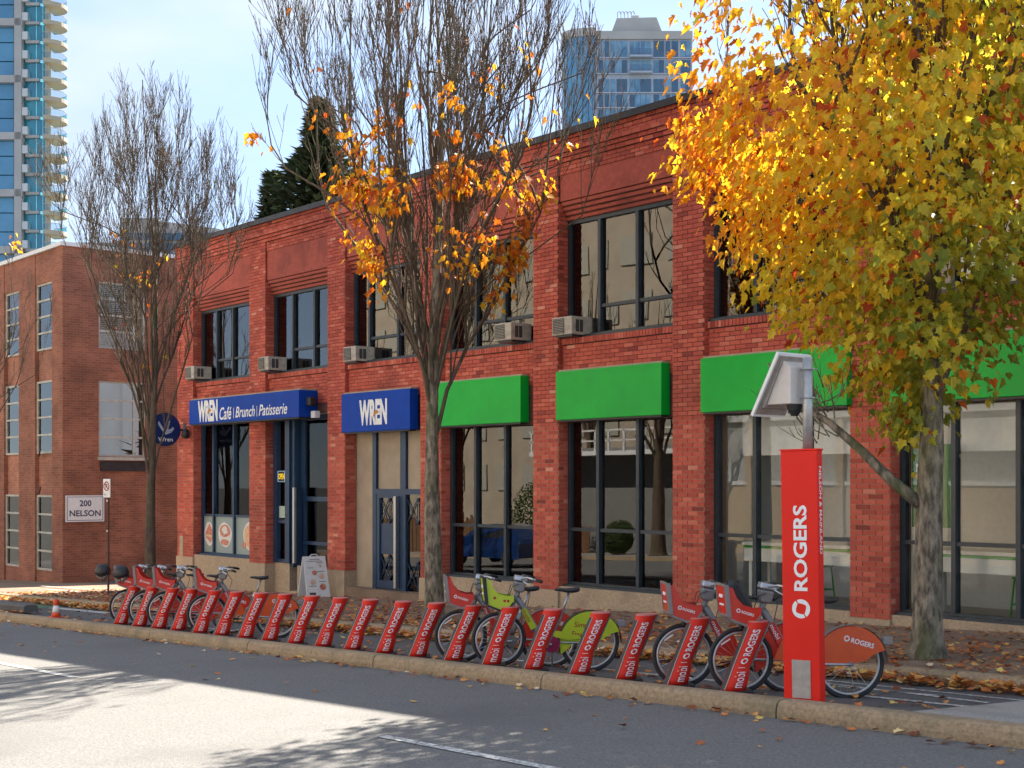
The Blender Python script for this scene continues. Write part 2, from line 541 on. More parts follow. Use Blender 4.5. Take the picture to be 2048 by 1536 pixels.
def kerb_run(name, y0, y1, xa, xb, top, base, L, mat):
    root = empty(name, (xa, y0, top(xa)-0.2), kind='structure')
    x = xa
    while x < xb-0.01:
        xe = min(xb, x+L)
        g = 0.008
        prof = [(y0+0.015, 0), (y0, 0.35), (y0+0.012, 0.72), (y0+0.03, 0.90), (y0+0.06, 0.985), (y0+0.10, 1.0), (y1, 0.97), (y1, 0)]
        bb = B(); n = len(prof); vv = []
        for xx in (x+g, (x+xe)/2, xe-g):
            for (yy, t) in prof:
                vv.append((xx, yy, base(xx)-0.15 if t == 0 else base(xx)+(top(xx)-base(xx))*t))
        ff = []
        for s_ in range(2):
            for i in range(n):
                j = (i+1) % n
                ff.append((s_*n+i, s_*n+j, (s_+1)*n+j, (s_+1)*n+i))
        ff.append(tuple(range(n))); ff.append(tuple(2*n+i for i in reversed(range(n))))
        bb.add(vv, ff)
        bb.build('kerb_stone', mat, root)
        x = xe
    return root
kerb_run('kerb', 9.24, 9.46, -47, 9, lambda x: BL(x)+0.025, lambda x: BL(x)-0.13, 3.05, M['kerb'])
kerb_run('inner_kerb', 12.04, 12.22, -47, 9, lambda x: BL(x)+0.015, lambda x: BL(x)-0.14, 3.05, M['kerb'])
kerb_run('far_kerb', -3.35, -3.15, -60, 9, lambda x: BL(x)+0.01, lambda x: BL(x)-0.13, 6.1, M['kerb'])

# concrete pad at the end of the dock row
b = B()
pp = [(-6.15,9.462),(-5.75,10.75),(4,10.75),(4,9.462)]
b.add([(x,y,BL(x)+0.022) for x,y in pp]+[(x,y,BL(x)-0.1) for x,y in pp], [(0,3,2,1),(0,1,5,4),(1,2,6,5),(2,3,7,6),(3,0,4,7)])
b.build('concrete_pad', M['pad'], kind='structure')

# painted lines
def SWZ(x, y): return (BL(x)+0.01)+(ZF(x)-BL(x)-0.01)*(y-12.2)/(F+0.2-12.2)
def line(name, x0, x1, y0, y1, zf, mat, y2=None, y3=None):
    bb = B(); n = max(1, int(abs(x1-x0)/2))
    y2 = y0 if y2 is None else y2; y3 = y1 if y3 is None else y3
    for i in range(n):
        ta, tb = i/n, (i+1)/n
        a, c = x0+(x1-x0)*ta, x0+(x1-x0)*tb
        bb.quad((a, y0+(y2-y0)*ta, zf(a)), (c, y0+(y2-y0)*tb, zf(c)), (c, y1+(y3-y1)*tb, zf(c)), (a, y1+(y3-y1)*ta, zf(a)))
    return bb.build(name, mat, kind='structure')
rz_ = lambda x: BL(x)-0.13+0.03*0.45+0.008
lz_ = lambda x: LZ(x, 11)+0.005
for xa in (-27.4, -18.3, -9.05):
    line('lane_dash', xa, xa+3.0, 6.26, 6.36, rz_, M['paint'])
line('lane_line', -14, -6.0, 10.84, 10.92, lz_, M['paint'])
line('lane_line', -40, -23.0, 9.56, 9.62, lambda x: LZ(x, 9.6)+0.005, M['paint'])
line('lane_arrow', -8.6, -6.1, 11.60, 11.65, lz_, M['paint'], 11.50, 11.55)
line('lane_arrow', -8.6, -6.5, 11.42, 11.47, lz_, M['paint'], 11.18, 11.24)
line('lane_arrow', -8.2, -7.1, 11.27, 11.31, lz_, M['paint'], 11.33, 11.37)
line('green_lane_marking', -46, -29.4, 10.75, 11.95, lz_, M['green_paint'])
line('lane_bar', -29.2, -26.2, 11.4, 11.65, lz_, M['paint'])
for i, xx in enumerate((-33.0, -35.2, -37.4)):
    line('crossing_line', xx, xx+3.4, 13.0+i*0.7, 13.08+i*0.7, lambda x: SWZ(x, 13.0)+0.012, M['paint'])

# ------------------------------------------------------------------ the red brick building
bx0, bx1 = -33.9, -4.1
bld = empty('brick_building', (-19.0, F, -0.4), label='two-storey red brick building with shopfronts along the street', cat='building')
P = [-33.9, -29.97, -26.36, -22.77, -19.18, -15.60, -12.02, -8.43, -4.84]     # left edges of the piers
PW = [0.93, 0.80, 0.73, 0.71, 0.71, 0.71, 0.70, 0.70, 0.74]
HEAD = [6.60, 6.64, 6.76, 6.80, 6.88, 6.88, 6.88, 6.88]
TOP = 8.48
BH, BLN, JT = 0.0765, 0.229, 0.0105
bricks = []       # (centre, half sizes (x,y,z), tone, axis)
def tone():
    t = rnd.gauss(0.46, 0.15)
    if rnd.random() < 0.06: t += 0.32
    return max(0.02, min(0.98, t))
def lay_front(x0, x1, z0, z1, y, keep=None, proud=0.0):
    nz_ = max(1, round((z1-z0)/BH)); h = (z1-z0)/nz_
    for r in range(nz_):
        zc = z0+h*(r+0.5)
        x = x0-(BLN*0.5 if (round(zc/BH)) % 2 else 0.0)
        while x < x1-0.012:
            a, c = max(x, x0), min(x+BLN, x1)
            if c-a > 0.03:
                yy = y-rnd.uniform(0, 0.004)-proud
                bricks.append((((a+c)/2, yy+0.016, zc), ((c-a-JT)/2, 0.016, (h-JT)/2), tone()))
            x += BLN
def lay_side(x, y0, y1, z0, z1):
    """face looking towards +x"""
    nz_ = max(1, round((z1-z0)/BH)); h = (z1-z0)/nz_
    for r in range(nz_):
        zc = z0+h*(r+0.5)
        y = y0-(0.11 if r % 2 else 0)
        while y < y1-0.012:
            a, c = max(y, y0), min(y+BLN, y1)
            if c-a > 0.03:
                bricks.append(((x-0.016+rnd.uniform(0,0.003), (a+c)/2, zc), (0.016, (c-a-JT)/2, (h-JT)/2), tone()))
            y += BLN
def mort(m_, *a): B().box(*a).build('mortar_bed', m_, bld)
plinth = []
WY = F+0.30                # window plane
for i, (px, pw) in enumerate(zip(P, PW)):
    zt = 7.92
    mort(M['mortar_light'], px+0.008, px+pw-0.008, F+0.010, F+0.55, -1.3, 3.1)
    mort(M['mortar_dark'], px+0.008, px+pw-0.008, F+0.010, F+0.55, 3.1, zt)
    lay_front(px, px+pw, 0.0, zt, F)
    lay_side(px+pw, F+0.012, F+0.30, 0.0, 3.3)
    lay_side(px+pw, F+0.012, F+0.30, 3.3, HEAD[min(i, 7)]+0.3)
    pb = B().box(px-0.012, px+pw+0.012, F-0.03, F+0.5, -1.4, 0.0)
    pb.build('pier_plinth', M['plinth'], bld)
for i in range(8):
    x0, x1 = P[i]+PW[i], P[i+1]
    # spandrel between shopfront and upper window
    mort(M['mortar_dark'], x0, x1, F+0.115, F+0.5, 3.64 if i < 2 else 3.12, 4.55)
    lay_front(x0, x1, 3.86, 4.545, F+0.105)
    # rowlock course under the sill
    nb = int((x1-x0)/0.076)
    for k in range(nb):
        a = x0+(x1-x0)*k/nb; c = x0+(x1-x0)*(k+1)/nb
        bricks.append((((a+c)/2, F+0.115, 4.612), ((c-a-0.012)/2, 0.045, 0.052), tone()))
    mort(M['mortar_dark'], x0, x1, F+0.085, F+0.45, 4.552, 4.655)
    hd = HEAD[i]
    # stepped bands over the window, then the plain panel
    for k in range(4):
        B().box(x0, x1, F+0.20-0.045*k, F+0.5, hd+0.085*k+0.004, hd+0.085*(k+1)-0.018).build('lintel_band', M['redband'], bld)
        mort(M['mortar_dark'], x0, x1, F+0.23-0.045*k, F+0.5, hd+0.085*k-0.012, hd+0.085*(k+1)-0.004)
    B().box(x0, x1, F+0.045, F+0.5, hd+0.34, 7.70).build('parapet_panel', M['redband'], bld)
    lay_front(x0, x1, 7.70, 7.92, F+0.03)
    mort(M['mortar_dark'], x0, x1, F+0.04, F+0.5, 7.70, 7.92)
    # shopfront plinth
    if i not in (1, 2):
        B().box(x0+0.012, x1-0.012, F+0.02, F+0.5, -1.4, 0.075).build('plinth', M['plinth'], bld)
# cornice courses
lay_front(bx0, bx1, 7.92, 8.00, F-0.012)
lay_front(bx0, bx1, 8.00, 8.075, F-0.045)
lay_front(bx0, bx1, 8.075, 8.15, F-0.085)
lay_front(bx0, bx1, 8.15, 8.305, F-0.045)
lay_front(bx0, bx1, 8.305, 8.38, F-0.075)
mort(M['mortar_dark'], bx0+0.01, bx1, F+0.002, F+0.5, 7.92, 8.00)
mort(M['mortar_dark'], bx0+0.01, bx1, F-0.031, F+0.5, 8.00, 8.075)
mort(M['mortar_dark'], bx0+0.01, bx1, F-0.071, F+0.5, 8.075, 8.15)
mort(M['mortar_dark'], bx0+0.01, bx1, F-0.031, F+0.5, 8.15, 8.305)
mort(M['mortar_dark'], bx0+0.01, bx1, F-0.061, F+0.5, 8.305, 8.38)
b = B().box(bx0-0.06, bx1+0.06, F-0.14, F+0.55, 8.382, 8.47)
b.box(bx0-0.06, bx1+0.06, F-0.16, F-0.141, 8.36, 8.48)
b.build('coping', M['coping'], bld)

# the bricks: 300 nearest in view are single objects, the rest one mass
ca, sa = math.cos(R(49.6)), math.sin(R(49.6))
def depth(p): return -p[0]*sa+p[1]*ca
def visible(bk):
    x, y, z = bk[0]
    if bk[1][0] < 0.05 and bk[1][2] < 0.05: return False
    if bk[1][1] > 0.03: return False
    if x > -11.3: return False
    if x > -12.1 and z > 3.1: return False
    if x > -14.8 and z > 4.6: return False
    return True
idx = sorted((i for i in range(len(bricks)) if visible(bricks[i])), key=lambda i: depth(bricks[i][0]))
single = set(idx[:300])
rest = B()
cache = {}
for i, (c, h, t) in enumerate(bricks):
    if i in single:
        tq = round(t*9)/9
        key = (round(h[0], 3), round(h[1], 3), round(h[2], 4), tq)
        if key not in cache:
            q = B().box(-h[0], h[0], -h[1], h[1], -h[2], h[2], tq)
            me = q.mesh('brick', tone=True); me.materials.append(M['brick'])
            cache[key] = me
        o = bpy.data.objects.new('brick', cache[key]); col.objects.link(o)
        o.parent = bld
        o.location = Vector(c)-ORG[bld]
    else:
        x, y, z = c; hx, hy, hz = h
        n = len(rest.v)
        rest.v += [(x-hx,y-hy,z-hz),(x+hx,y-hy,z-hz),(x+hx,y+hy,z-hz),(x-hx,y+hy,z-hz),(x-hx,y-hy,z+hz),(x+hx,y-hy,z+hz),(x+hx,y+hy,z+hz),(x-hx,y+hy,z+hz)]
        rest.f += [(n,n+3,n+2,n+1),(n+4,n+5,n+6,n+7),(n,n+1,n+5,n+4),(n+1,n+2,n+6,n+5),(n+3,n,n+4,n+7)]
        rest.t += [t]*5
rest.build('brickwork', M['brick'], bld, tone=True, kind='stuff')

# shell behind the facade: side walls, back, roof, floors, rooms
MB_ = bricktex('brick_far_side', (0.28,0.06,0.04), (0.20,0.045,0.03), (0.12,0.06,0.05))
B().box(bx0, bx0+0.3, F+0.5, F+15, -1.6, 8.3).build('side_wall', MB_, bld)
B().box(bx1-0.3, bx1, F+0.5, F+15, -1.6, 8.3).build('side_wall', MB_, bld)
B().box(bx0, bx1, F+15, F+15.3, -1.6, 8.3).build('rear_wall', MB_, bld)
B().box(bx0+0.3, bx1-0.3, F+0.5, F+15, 8.1, 8.2).build('roof', M['roof'], bld)
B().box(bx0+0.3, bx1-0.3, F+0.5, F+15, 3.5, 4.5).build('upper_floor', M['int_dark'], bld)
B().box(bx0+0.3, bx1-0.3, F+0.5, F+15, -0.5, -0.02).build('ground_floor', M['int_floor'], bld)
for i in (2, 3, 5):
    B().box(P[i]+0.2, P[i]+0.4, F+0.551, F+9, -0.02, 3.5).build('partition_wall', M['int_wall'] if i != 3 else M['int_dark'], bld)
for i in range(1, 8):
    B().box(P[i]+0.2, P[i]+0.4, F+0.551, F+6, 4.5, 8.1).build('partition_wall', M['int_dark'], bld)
B().box(P[5]+0.4, bx1-0.3, F+2.9, F+3.0, -0.02, 3.5).build('room_wall', M['white'], bld)
B().box(P[5]+0.4, bx1-0.3, F+0.56, F+2.9, -0.018, -0.008).build('floor_finish', pm('pale_floor', (0.50,0.46,0.40), (0.42,0.39,0.34), scale=3, rough=0.5), bld)
B().box(P[0]+0.4, P[2]+0.2, F+4.5, F+4.6, -0.02, 3.5).build('room_wall', M['cream'], bld)
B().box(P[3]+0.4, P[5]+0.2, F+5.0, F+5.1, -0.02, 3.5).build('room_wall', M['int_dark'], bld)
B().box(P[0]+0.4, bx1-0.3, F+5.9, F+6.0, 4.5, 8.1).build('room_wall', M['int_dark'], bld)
B().box(P[5]+0.4, bx1-0.3, F+0.6, F+6, 3.40, 3.48).build('ceiling', M['int_wall'], bld)
B().box(P[5]+0.9, P[6]-0.1, F+0.75, F+0.85, 2.45, 3.40).build('bulkhead', M['white'], bld)
B().box(P[6]+0.75, bx1-0.3, F+0.75, F+0.85, 2.45, 3.40).build('bulkhead', M['white'], bld)

# ---- windows
def window(x0, x1, z0, z1, vcuts, hcut, glass, fmat, hcells=None, name='window', fw=0.07, y=WY, sill=True):
    """frame > mullions, transom, panes; vcuts are x positions of mullions"""
    fr = B()
    fr.box(x0, x0+fw, y-0.06, y+0.08, z0, z1); fr.box(x1-fw, x1, y-0.06, y+0.08, z0, z1)
    fr.box(x0+fw, x1-fw, y-0.06, y+0.08, z1-fw, z1); fr.box(x0+fw, x1-fw, y-0.06, y+0.08, z0, z0+fw)
    if sill: fr.box(x0-0.0, x1+0.0, y-0.20, y-0.062, z0-0.03, z0+0.035)
    wo = fr.build(name, fmat, bld)
    xs = [x0+fw] + list(vcuts) + [x1-fw]
    mw = 0.035
    for v in vcuts:
        B().box(v-mw, v+mw, y-0.075, y+0.06, z0+fw, z1-fw).build('mullion', fmat, wo)
    for j in range(len(xs)-1):
        a = xs[j]+(mw if j > 0 else 0); c = xs[j+1]-(mw if j < len(xs)-2 else 0)
        cuts = [z0+fw]
        if hcut is not None and (hcells is None or j in hcells):
            B().box(a, c, y-0.05, y+0.05, hcut-0.03, hcut+0.03).build('transom', fmat, wo)
            cuts += [hcut-0.03, hcut+0.03]
        cuts += [z1-fw]
        for k in range(0, len(cuts), 2):
            yy = y+rnd.uniform(-0.002, 0.002); sk = rnd.uniform(-0.004, 0.004)
            B().hexa([(a,yy,cuts[k]),(c,yy+sk,cuts[k]),(c,yy+sk+0.008,cuts[k]),(a,yy+0.008,cuts[k]),
                      (a,yy,cuts[k+1]),(c,yy+sk,cuts[k+1]),(c,yy+sk+0.008,cuts[k+1]),(a,yy+0.008,cuts[k+1])]).build('pane', glass, wo)
    return wo
UP = [[-32.1, -31.24], [-28.27, -27.3], [-25.0, -23.9], [-21.2, -20.3], [-17.62, -16.66], [-14.0, -13.0], [-10.45, -9.45], [-6.9, -5.9]]
for i in range(8):
    x0, x1 = P[i]+PW[i], P[i+1]
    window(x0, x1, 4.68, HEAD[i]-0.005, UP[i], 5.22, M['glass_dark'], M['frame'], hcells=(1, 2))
# upper-floor curtains seen behind the panes
for (xa, xb, yo) in [(-29.1,-28.5,0.5), (-18.35,-18.0,0.45), (-16.45,-16.2,0.45), (-16.0,-15.85,0.5), (-21.9,-21.0,0.5), (-14.8,-12.2,0.6), (-32.6,-32.2,0.5), (-31.0,-30.6,0.6)]:
    q = B(); n = int((xb-xa)/0.03)+2
    vv = []
    for k in range(n+1):
        xx = xa+(xb-xa)*k/n
        yy = WY+yo+0.03*math.sin(k*1.3)
        vv += [(xx, yy, 4.75), (xx, yy, 6.8)]
    q.add(vv, [(2*k, 2*k+2, 2*k+3, 2*k+1) for k in range(n)])
    q.build('curtain', M['curtain'], bld, smooth=True)
# shopfronts
SH = {0: [-32.30, -31.2], 3: [-21.22, -20.28], 4: [-17.66, -16.65], 5: [-14.02, -12.98], 6: [-10.44, -9.46], 7: [-6.8, -5.8]}
for i, cuts in SH.items():
    x0, x1 = P[i]+PW[i], P[i+1]
    window(x0, x1, 0.08, 3.40 if i else 3.63, cuts, 1.13, M['glass_clear'] if i in (0, 5, 6, 7) else M['glass'], M['frame'] if i else M['frame_blue'], name='shop_window')
# ---- cafe entrance (second bay): recessed blue frame, side light, open door
x0, x1 = P[1]+PW[1], P[2]
zb = -0.60
B().box(x0+0.01, -28.45, F+0.25, F+0.5, -1.4, 0.03).build('plinth', M['plinth'], bld)
B().box(-28.28, x1-0.012, F+0.15, F+1.4, -1.4, -0.62).build('door_step', M['plinth'], bld)
q = B()
for a, c in ((x0, x0+0.16), (-28.62, -28.42)):
    q.box(a, c, WY-0.08, WY+0.10, 0.03, 3.62)
q.box(x0+0.16, -28.62, WY-0.06, WY+0.08, 3.52, 3.62); q.box(x0+0.16, -28.62, WY-0.06, WY+0.08, 0.03, 0.12)
q.box(x0+0.16, -28.62, WY-0.05, WY+0.07, 1.0, 1.09)
sf = q.build('side_light', M['frame_blue'], bld)
B().box(x0+0.16, -28.62, WY, WY+0.008, 1.09, 3.52).build('pane', M['glass_clear'], sf)
B().box(x0+0.16, -28.62, WY, WY+0.008, 0.12, 1.0).build('pane', M['glass_clear'], sf)
# return glazing running back into the recess, then the door plane
q = B(); q.box(-28.42, -28.28, WY-0.02, WY+0.26, -0.05, 3.62)
q.build('return_frame', M['frame_blue'], bld)
q = B()
q.box(-28.28, x1-0.01, WY+0.16, WY+0.26, 3.50, 3.62); q.box(-28.28, -28.1, WY+0.16, WY+0.26, -0.6, 3.50)
q.box(x1-0.15, x1-0.05, WY+0.16, WY+0.26, -0.6, 3.50); q.box(-28.1, x1-0.15, WY+0.16, WY+0.26, 1.55, 1.66)
q.box(-28.1, x1-0.15, WY+0.16, WY+0.26, 0.50, 0.58)
dr = q.build('cafe_door', M['frame_blue'], bld)
B().box(-28.1, x1-0.15, WY+0.20, WY+0.21, 1.66, 3.50).build('pane', M['glass_clear'], dr)
B().box(-28.1, x1-0.15, WY+0.20, WY+0.21, 0.58, 1.55).build('pane', M['glass_clear'], dr)
B().box(-28.1, x1-0.15, WY+0.20, WY+0.21, -0.6, 0.5).build('pane', M['glass_clear'], dr)
B().box(-28.20, -28.12, WY-0.12, WY-0.06, 0.05, 1.88).build('door_edge', M['steel'], dr)
B().box(-28.23, -28.20, WY-0.10, WY+0.15, -0.05, 1.88).build('door_leaf', M['frame_blue'], dr)
B().box(-28.05, -27.0, WY-0.08, WY-0.02, -0.62, 0.0).build('step_panel', M['beige'], bld)
B().box(x0+0.01, x1-0.01, WY-0.03, WY+0.15, 3.622, 3.638).build('entrance_soffit', M['white'], bld)
# third bay: beige infill panel, lattice door and side light
x0, x1 = P[2]+PW[2], P[3]
q = B().box(x0, -24.92, WY+0.02, WY+0.12, -1.0, 3.3)
q.build('infill_panel', M['beige'], bld)
B().box(x0, x1, WY-0.30, WY+0.6, -1.2, -0.36).build('door_step', M['walk'], bld)
q = B()
q.box(-24.92, -24.78, WY-0.04, WY+0.10, -0.36, 3.3); q.box(-23.86, -23.66, WY-0.04, WY+0.10, -0.36, 3.3); q.box(x1-0.1, x1, WY-0.04, WY+0.10, -0.36, 3.3)
q.box(-24.78, -23.86, WY-0.04, WY+0.10, 1.74, 1.86); q.box(-23.66, x1-0.1, WY-0.04, WY+0.10, 1.74, 1.86); q.box(-24.78, x1-0.1, WY-0.04, WY+0.10, 3.22, 3.3)
do = q.build('entrance_door', M['frame_blue'], bld)
B().box(-24.78, -23.86, WY+0.03, WY+0.06, 1.86, 3.22).build('transom_panel', M['beige'], do)
B().box(-23.66, x1-0.1, WY+0.03, WY+0.06, 1.86, 3.22).build('transom_panel', M['beige'], do)
q = B(); q.box(-24.78, -24.66, WY-0.03, WY+0.05, -0.34, 1.74); q.box(-23.98, -23.86, WY-0.03, WY+0.05, -0.34, 1.74)
q.box(-24.66, -23.98, WY-0.03, WY+0.05, -0.34, -0.16); q.box(-24.66, -23.98, WY-0.03, WY+0.05, 1.66, 1.74)
lf = q.build('door_leaf', M['frame_blue'], do)
B().box(-24.66, -23.98, WY, WY+0.02, 0.42, 1.10).build('kick_panel', M['frame_blue'], do)
B().box(-24.66, -23.98, WY+0.02, WY+0.028, 1.10, 1.66).build('pane', M['glass'], do)
B().box(-24.66, -23.98, WY+0.02, WY+0.028, -0.16, 0.42).build('pane', M['glass'], do)
B().box(-23.66, x1-0.1, WY+0.02, WY+0.028, -0.3, 1.74).build('pane', M['glass'], do)
def lattice(xa, xb, za, zb_):
    q = B(); n = 2
    for k in range(n):
        a = xa+(xb-xa)*k/n; c = xa+(xb-xa)*(k+1)/n
        for (p1, p2) in (((a,za),(c,zb_)), ((a,zb_),(c,za)), ((a,za),(a,zb_))):
            q.tube([(p1[0], WY-0.005, p1[1]), (p2[0], WY-0.005, p2[1])], 0.011, 4)
    q.build('lattice', M['frame_blue'], do)
lattice(-24.66, -23.98, 1.10, 1.66); lattice(-24.66, -23.98, -0.16, 0.42); lattice(-23.66, x1-0.1, 1.1, 1.66); lattice(-23.66, x1-0.1, -0.3, 0.3)
B().box(-23.97, -23.89, WY-0.14, WY-0.06, -0.30, 1.70).build('door_handle', M['steel'], do)
# conduit and stain by the corner
B().box(-33.75, -33.55, F-0.012, F-0.004, -0.9, 0.55).build('lime_streak', M['plinth'], bld)

# ------------------------------------------------------------------ cafe interior and prints
FOODBG = pm('window_film_green', (0.30,0.36,0.33), (0.26,0.32,0.29), scale=2, rough=0.4)
CAKE = pm('print_cake', (0.50,0.07,0.04), (0.66,0.36,0.24), scale=16, rough=0.5)
CREAM = pm('print_cream', (0.75,0.62,0.50), (0.65,0.35,0.22), scale=12, rough=0.5)
PEACH = pm('print_orange', (0.75,0.33,0.16), (0.78,0.52,0.30), scale=14, rough=0.5)
WHITE_PRINT = pm('print_white', (0.75,0.72,0.68), (0.68,0.64,0.60), scale=9, rough=0.5)
def blob(n, rx, rz, k=0.12, seed=1):
    r_ = random.Random(seed)
    ph = [r_.uniform(0, 6.28) for _ in range(3)]
    return [(rx*(1+k*math.sin(2*a+ph[0])+k*0.6*math.sin(3*a+ph[1]))*math.cos(a), rz*(1+k*math.sin(2*a+ph[2]))*math.sin(a)) for a in [2*math.pi*i/n for i in range(n)]]
xs = [P[0]+PW[0]+0.07, -32.335, -32.265, -31.235, -31.165, P[1]-0.07]
PR = [('cake slice', CAKE, CREAM), ('strawberry cake', CAKE, WHITE_PRINT), ('peach tart', PEACH, CREAM)]
for k in range(3):
    a, c = xs[2*k], xs[2*k+1]
    yy = WY-0.012
    root = empty('window_print', ((a+c)/2, yy, 0.15),
                 label=['grey-green window film printed with a cake slice, leftmost pane of cafe window', 'grey-green window film printed with a round berry cake, middle pane of cafe window',
                        'grey-green window film printed with a peach tart, beside the brick pier'][k], cat='window print')
    B().box(a, c, yy, yy+0.004, 0.15, 1.10).build('film', FOODBG, root)
    cx_, cz_ = (a+c)/2+(0.0 if k < 2 else 0.15), 0.63
    rx = 0.34 if k else 0.24
    B().prism(blob(24, rx, 0.34, 0.08, k+3), (cx_, yy-0.003, cz_), (1,0,0), (0,0,1), 0.0015).build('print_border', WHITE_PRINT, root)
    if k == 0:
        B().prism([(-0.20,0.02),(0.02,0.28),(0.17,0.10),(0.19,-0.10),(0.10,-0.24),(-0.17,-0.10)], (cx_, yy-0.006, cz_), (1,0,0), (0,0,1), 0.0015).build('print_cake', CAKE, root)
        B().prism([(-0.17,-0.02),(0.16,-0.02),(0.15,-0.10),(-0.15,-0.06)], (cx_, yy-0.009, cz_), (1,0,0), (0,0,1), 0.0015).build('print_icing', CREAM, root)
    elif k == 1:
        B().prism(blob(22, 0.28, 0.17, 0.06, 9), (cx_, yy-0.006, cz_+0.10), (1,0,0), (0,0,1), 0.0015).build('print_cake', CAKE, root)
        B().prism(blob(18, 0.16, 0.09, 0.2, 5), (cx_, yy-0.009, cz_+0.12), (1,0,0), (0,0,1), 0.0015).build('print_icing', WHITE_PRINT, root)
        B().prism(blob(18, 0.24, 0.08, 0.1, 6), (cx_, yy-0.006, cz_-0.20), (1,0,0), (0,0,1), 0.0015).build('print_base', CAKE, root)
    else:
        B().prism(blob(22, 0.28, 0.28, 0.05, 12), (cx_, yy-0.006, cz_), (1,0,0), (0,0,1), 0.0015).build('print_tart', PEACH, root)
        B().prism(blob(14, 0.10, 0.08, 0.1, 13), (cx_-0.27, yy-0.009, cz_-0.24), (1,0,0), (0,0,1), 0.0015).build('print_berry', CAKE, root)
# cream blinds, grey posts inside the cafe window
B().box(-32.9, -32.55, WY+0.6, WY+0.65, 1.2, 3.4).build('interior_post', M['int_wall'], bld)
B().box(-32.1, -29.9, WY+0.8, WY+0.84, -0.02, 2.55).build('cafe_screen', M['cream'], bld)
B().box(-27.95, -27.2, WY+1.6, WY+1.62, 1.75, 2.4).build('menu_panel', M['cream'], bld)
tq = pm('teal_panel', (0.05,0.30,0.36), (0.04,0.25,0.30), scale=3)
B().box(-28.0, -27.7, WY+2.2, WY+2.24, 0.6, 1.6).build('counter_panel', tq, bld)
B().box(-27.1, -26.8, WY+2.2, WY+2.24, 0.6, 1.6).build('counter_panel', tq, bld)
# lit OPEN sign and notice in the side light
OPENM = emit('open_sign_glow', (1.0, 0.60, 0.02), 0.13)
os_ = empty('open_sign', (-29.0, WY+0.06, 2.0), label='small lit yellow OPEN sign in the cafe side window', cat='sign')
B().box(-29.0, -28.66, WY-0.05, WY-0.012, 2.00, 2.30).build('sign_box', M['black'], os_)
q = B(); zr = (-28.98, -28.68, 2.03, 2.27)
q.box(zr[0], zr[1], WY-0.060, WY-0.051, zr[3], zr[3]+0.012); q.box(zr[0], zr[1], WY-0.060, WY-0.051, zr[2]-0.012, zr[2])
q.box(zr[0]-0.012, zr[0], WY-0.060, WY-0.051, zr[2]-0.012, zr[3]+0.012); q.box(zr[1], zr[1]+0.012, WY-0.060, WY-0.051, zr[2]-0.012, zr[3]+0.012)
q.build('tube_border', emit('open_sign_tube', (0.55, 0.8, 1.0), 0.06), os_)
lettering('letters', 'OPEN', OPENM, os_, (-28.97, WY-0.054, 2.08), (1,0,0), (0,0,1), 0.28, 0.14, 0.02)
b = B().box(-29.0, -28.68, WY-0.012, WY-0.006, 1.13, 1.42)
b.build('notice_sheet', pm('notice_paper', (0.50,0.60,0.50), (0.25,0.32,0.26), scale=35, rough=0.7, lo=0.5, hi=0.6), org=(-28.84, WY-0.01, 1.13),
        label='pale green notice sheet taped low in the cafe side window', cat='notice')

# ------------------------------------------------------------------ signs over the shops
def signbox(name, mat, x0, x1, z0, z1, yf, label, cat='sign', group=None, depth=0.22):
    root = empty(name, ((x0+x1)/2, yf+depth, z0), label=label, cat=cat, group=group)
    b = B(); b.box(x0, x1, yf, yf+depth, z0, z1)
    b.build('sign_face', mat, root, bevel=0.008)
    q = B(); q.box(x0+0.04, x1-0.04, yf+0.03, yf+depth-0.02, z0-0.03, z0-0.002); q.build('bottom_trim', M['coping'], root)
    q = B(); q.box(x0+0.02, x1-0.02, yf+0.05, yf+depth, z1+0.002, z1+0.035); q.build('top_flashing', M['beige'], root)
    return root
YS_ = F-0.13
wr = signbox('cafe_sign', M['blue_sign'], -32.38, -26.92, 3.52, 4.15, F-0.42, 'long blue cafe sign with white WREN and Café Brunch Patisserie lettering', depth=0.50)
yl = F-0.426
lettering('letters_wren', 'WREN', M['worn_letter'], wr, (-31.88, yl, 3.56), (1,0,0), (0,0,1), 1.06, 0.55, 0.05)
for s_, xa, wd in (('Café', -30.72, 0.62), ('|', -30.00, 0.02), ('Brunch', -29.90, 0.96), ('|', -28.85, 0.02), ('Patisserie', -28.75, 1.32)):
    if s_ == '|':
        B().box(xa, xa+0.018, yl-0.001, yl+0.001, 3.60, 3.86).build('divider', M['white_letter'], wr)
    else:
        lettering('letters', s_, M['white_letter'], wr, (xa, yl, 3.58 if s_ == 'Café' else 3.61), (1,0,0), (0,0,1), wd, 0.32 if s_ == 'Café' else 0.27, 0.012, 0.28)
orange = pm('bird_mark', (0.55,0.22,0.04), (0.45,0.17,0.03), scale=9)
B().prism([(0,0),(0.10,0.06),(0.24,0.10),(0.14,0.16),(0.06,0.12)], (-31.38, yl-0.004, 3.74), (1,0,0), (0,0,1), 0.002).build('bird_mark', orange, wr)
w2 = signbox('cafe_sign', M['blue_sign'], -25.50, -22.90, 3.12, 3.98, YS_-0.05, 'square blue sign with white WREN over the lattice door')
yl = YS_-0.056
lettering('letters_wren', 'WREN', M['worn_letter'], w2, (-24.78, yl, 3.25), (1,0,0), (0,0,1), 1.06, 0.56, 0.05)
B().prism([(0,0),(0.10,0.06),(0.24,0.10),(0.14,0.16),(0.06,0.12)], (-24.25, yl-0.004, 3.42), (1,0,0), (0,0,1), 0.002).build('bird_mark', orange, w2)
GL = ['blank green shop sign beside the blue WREN sign', 'blank green shop sign in the middle, over the dark tall window',
      'blank green shop sign behind the solar panel pole', 'blank green shop sign behind the yellow maple at the right edge']
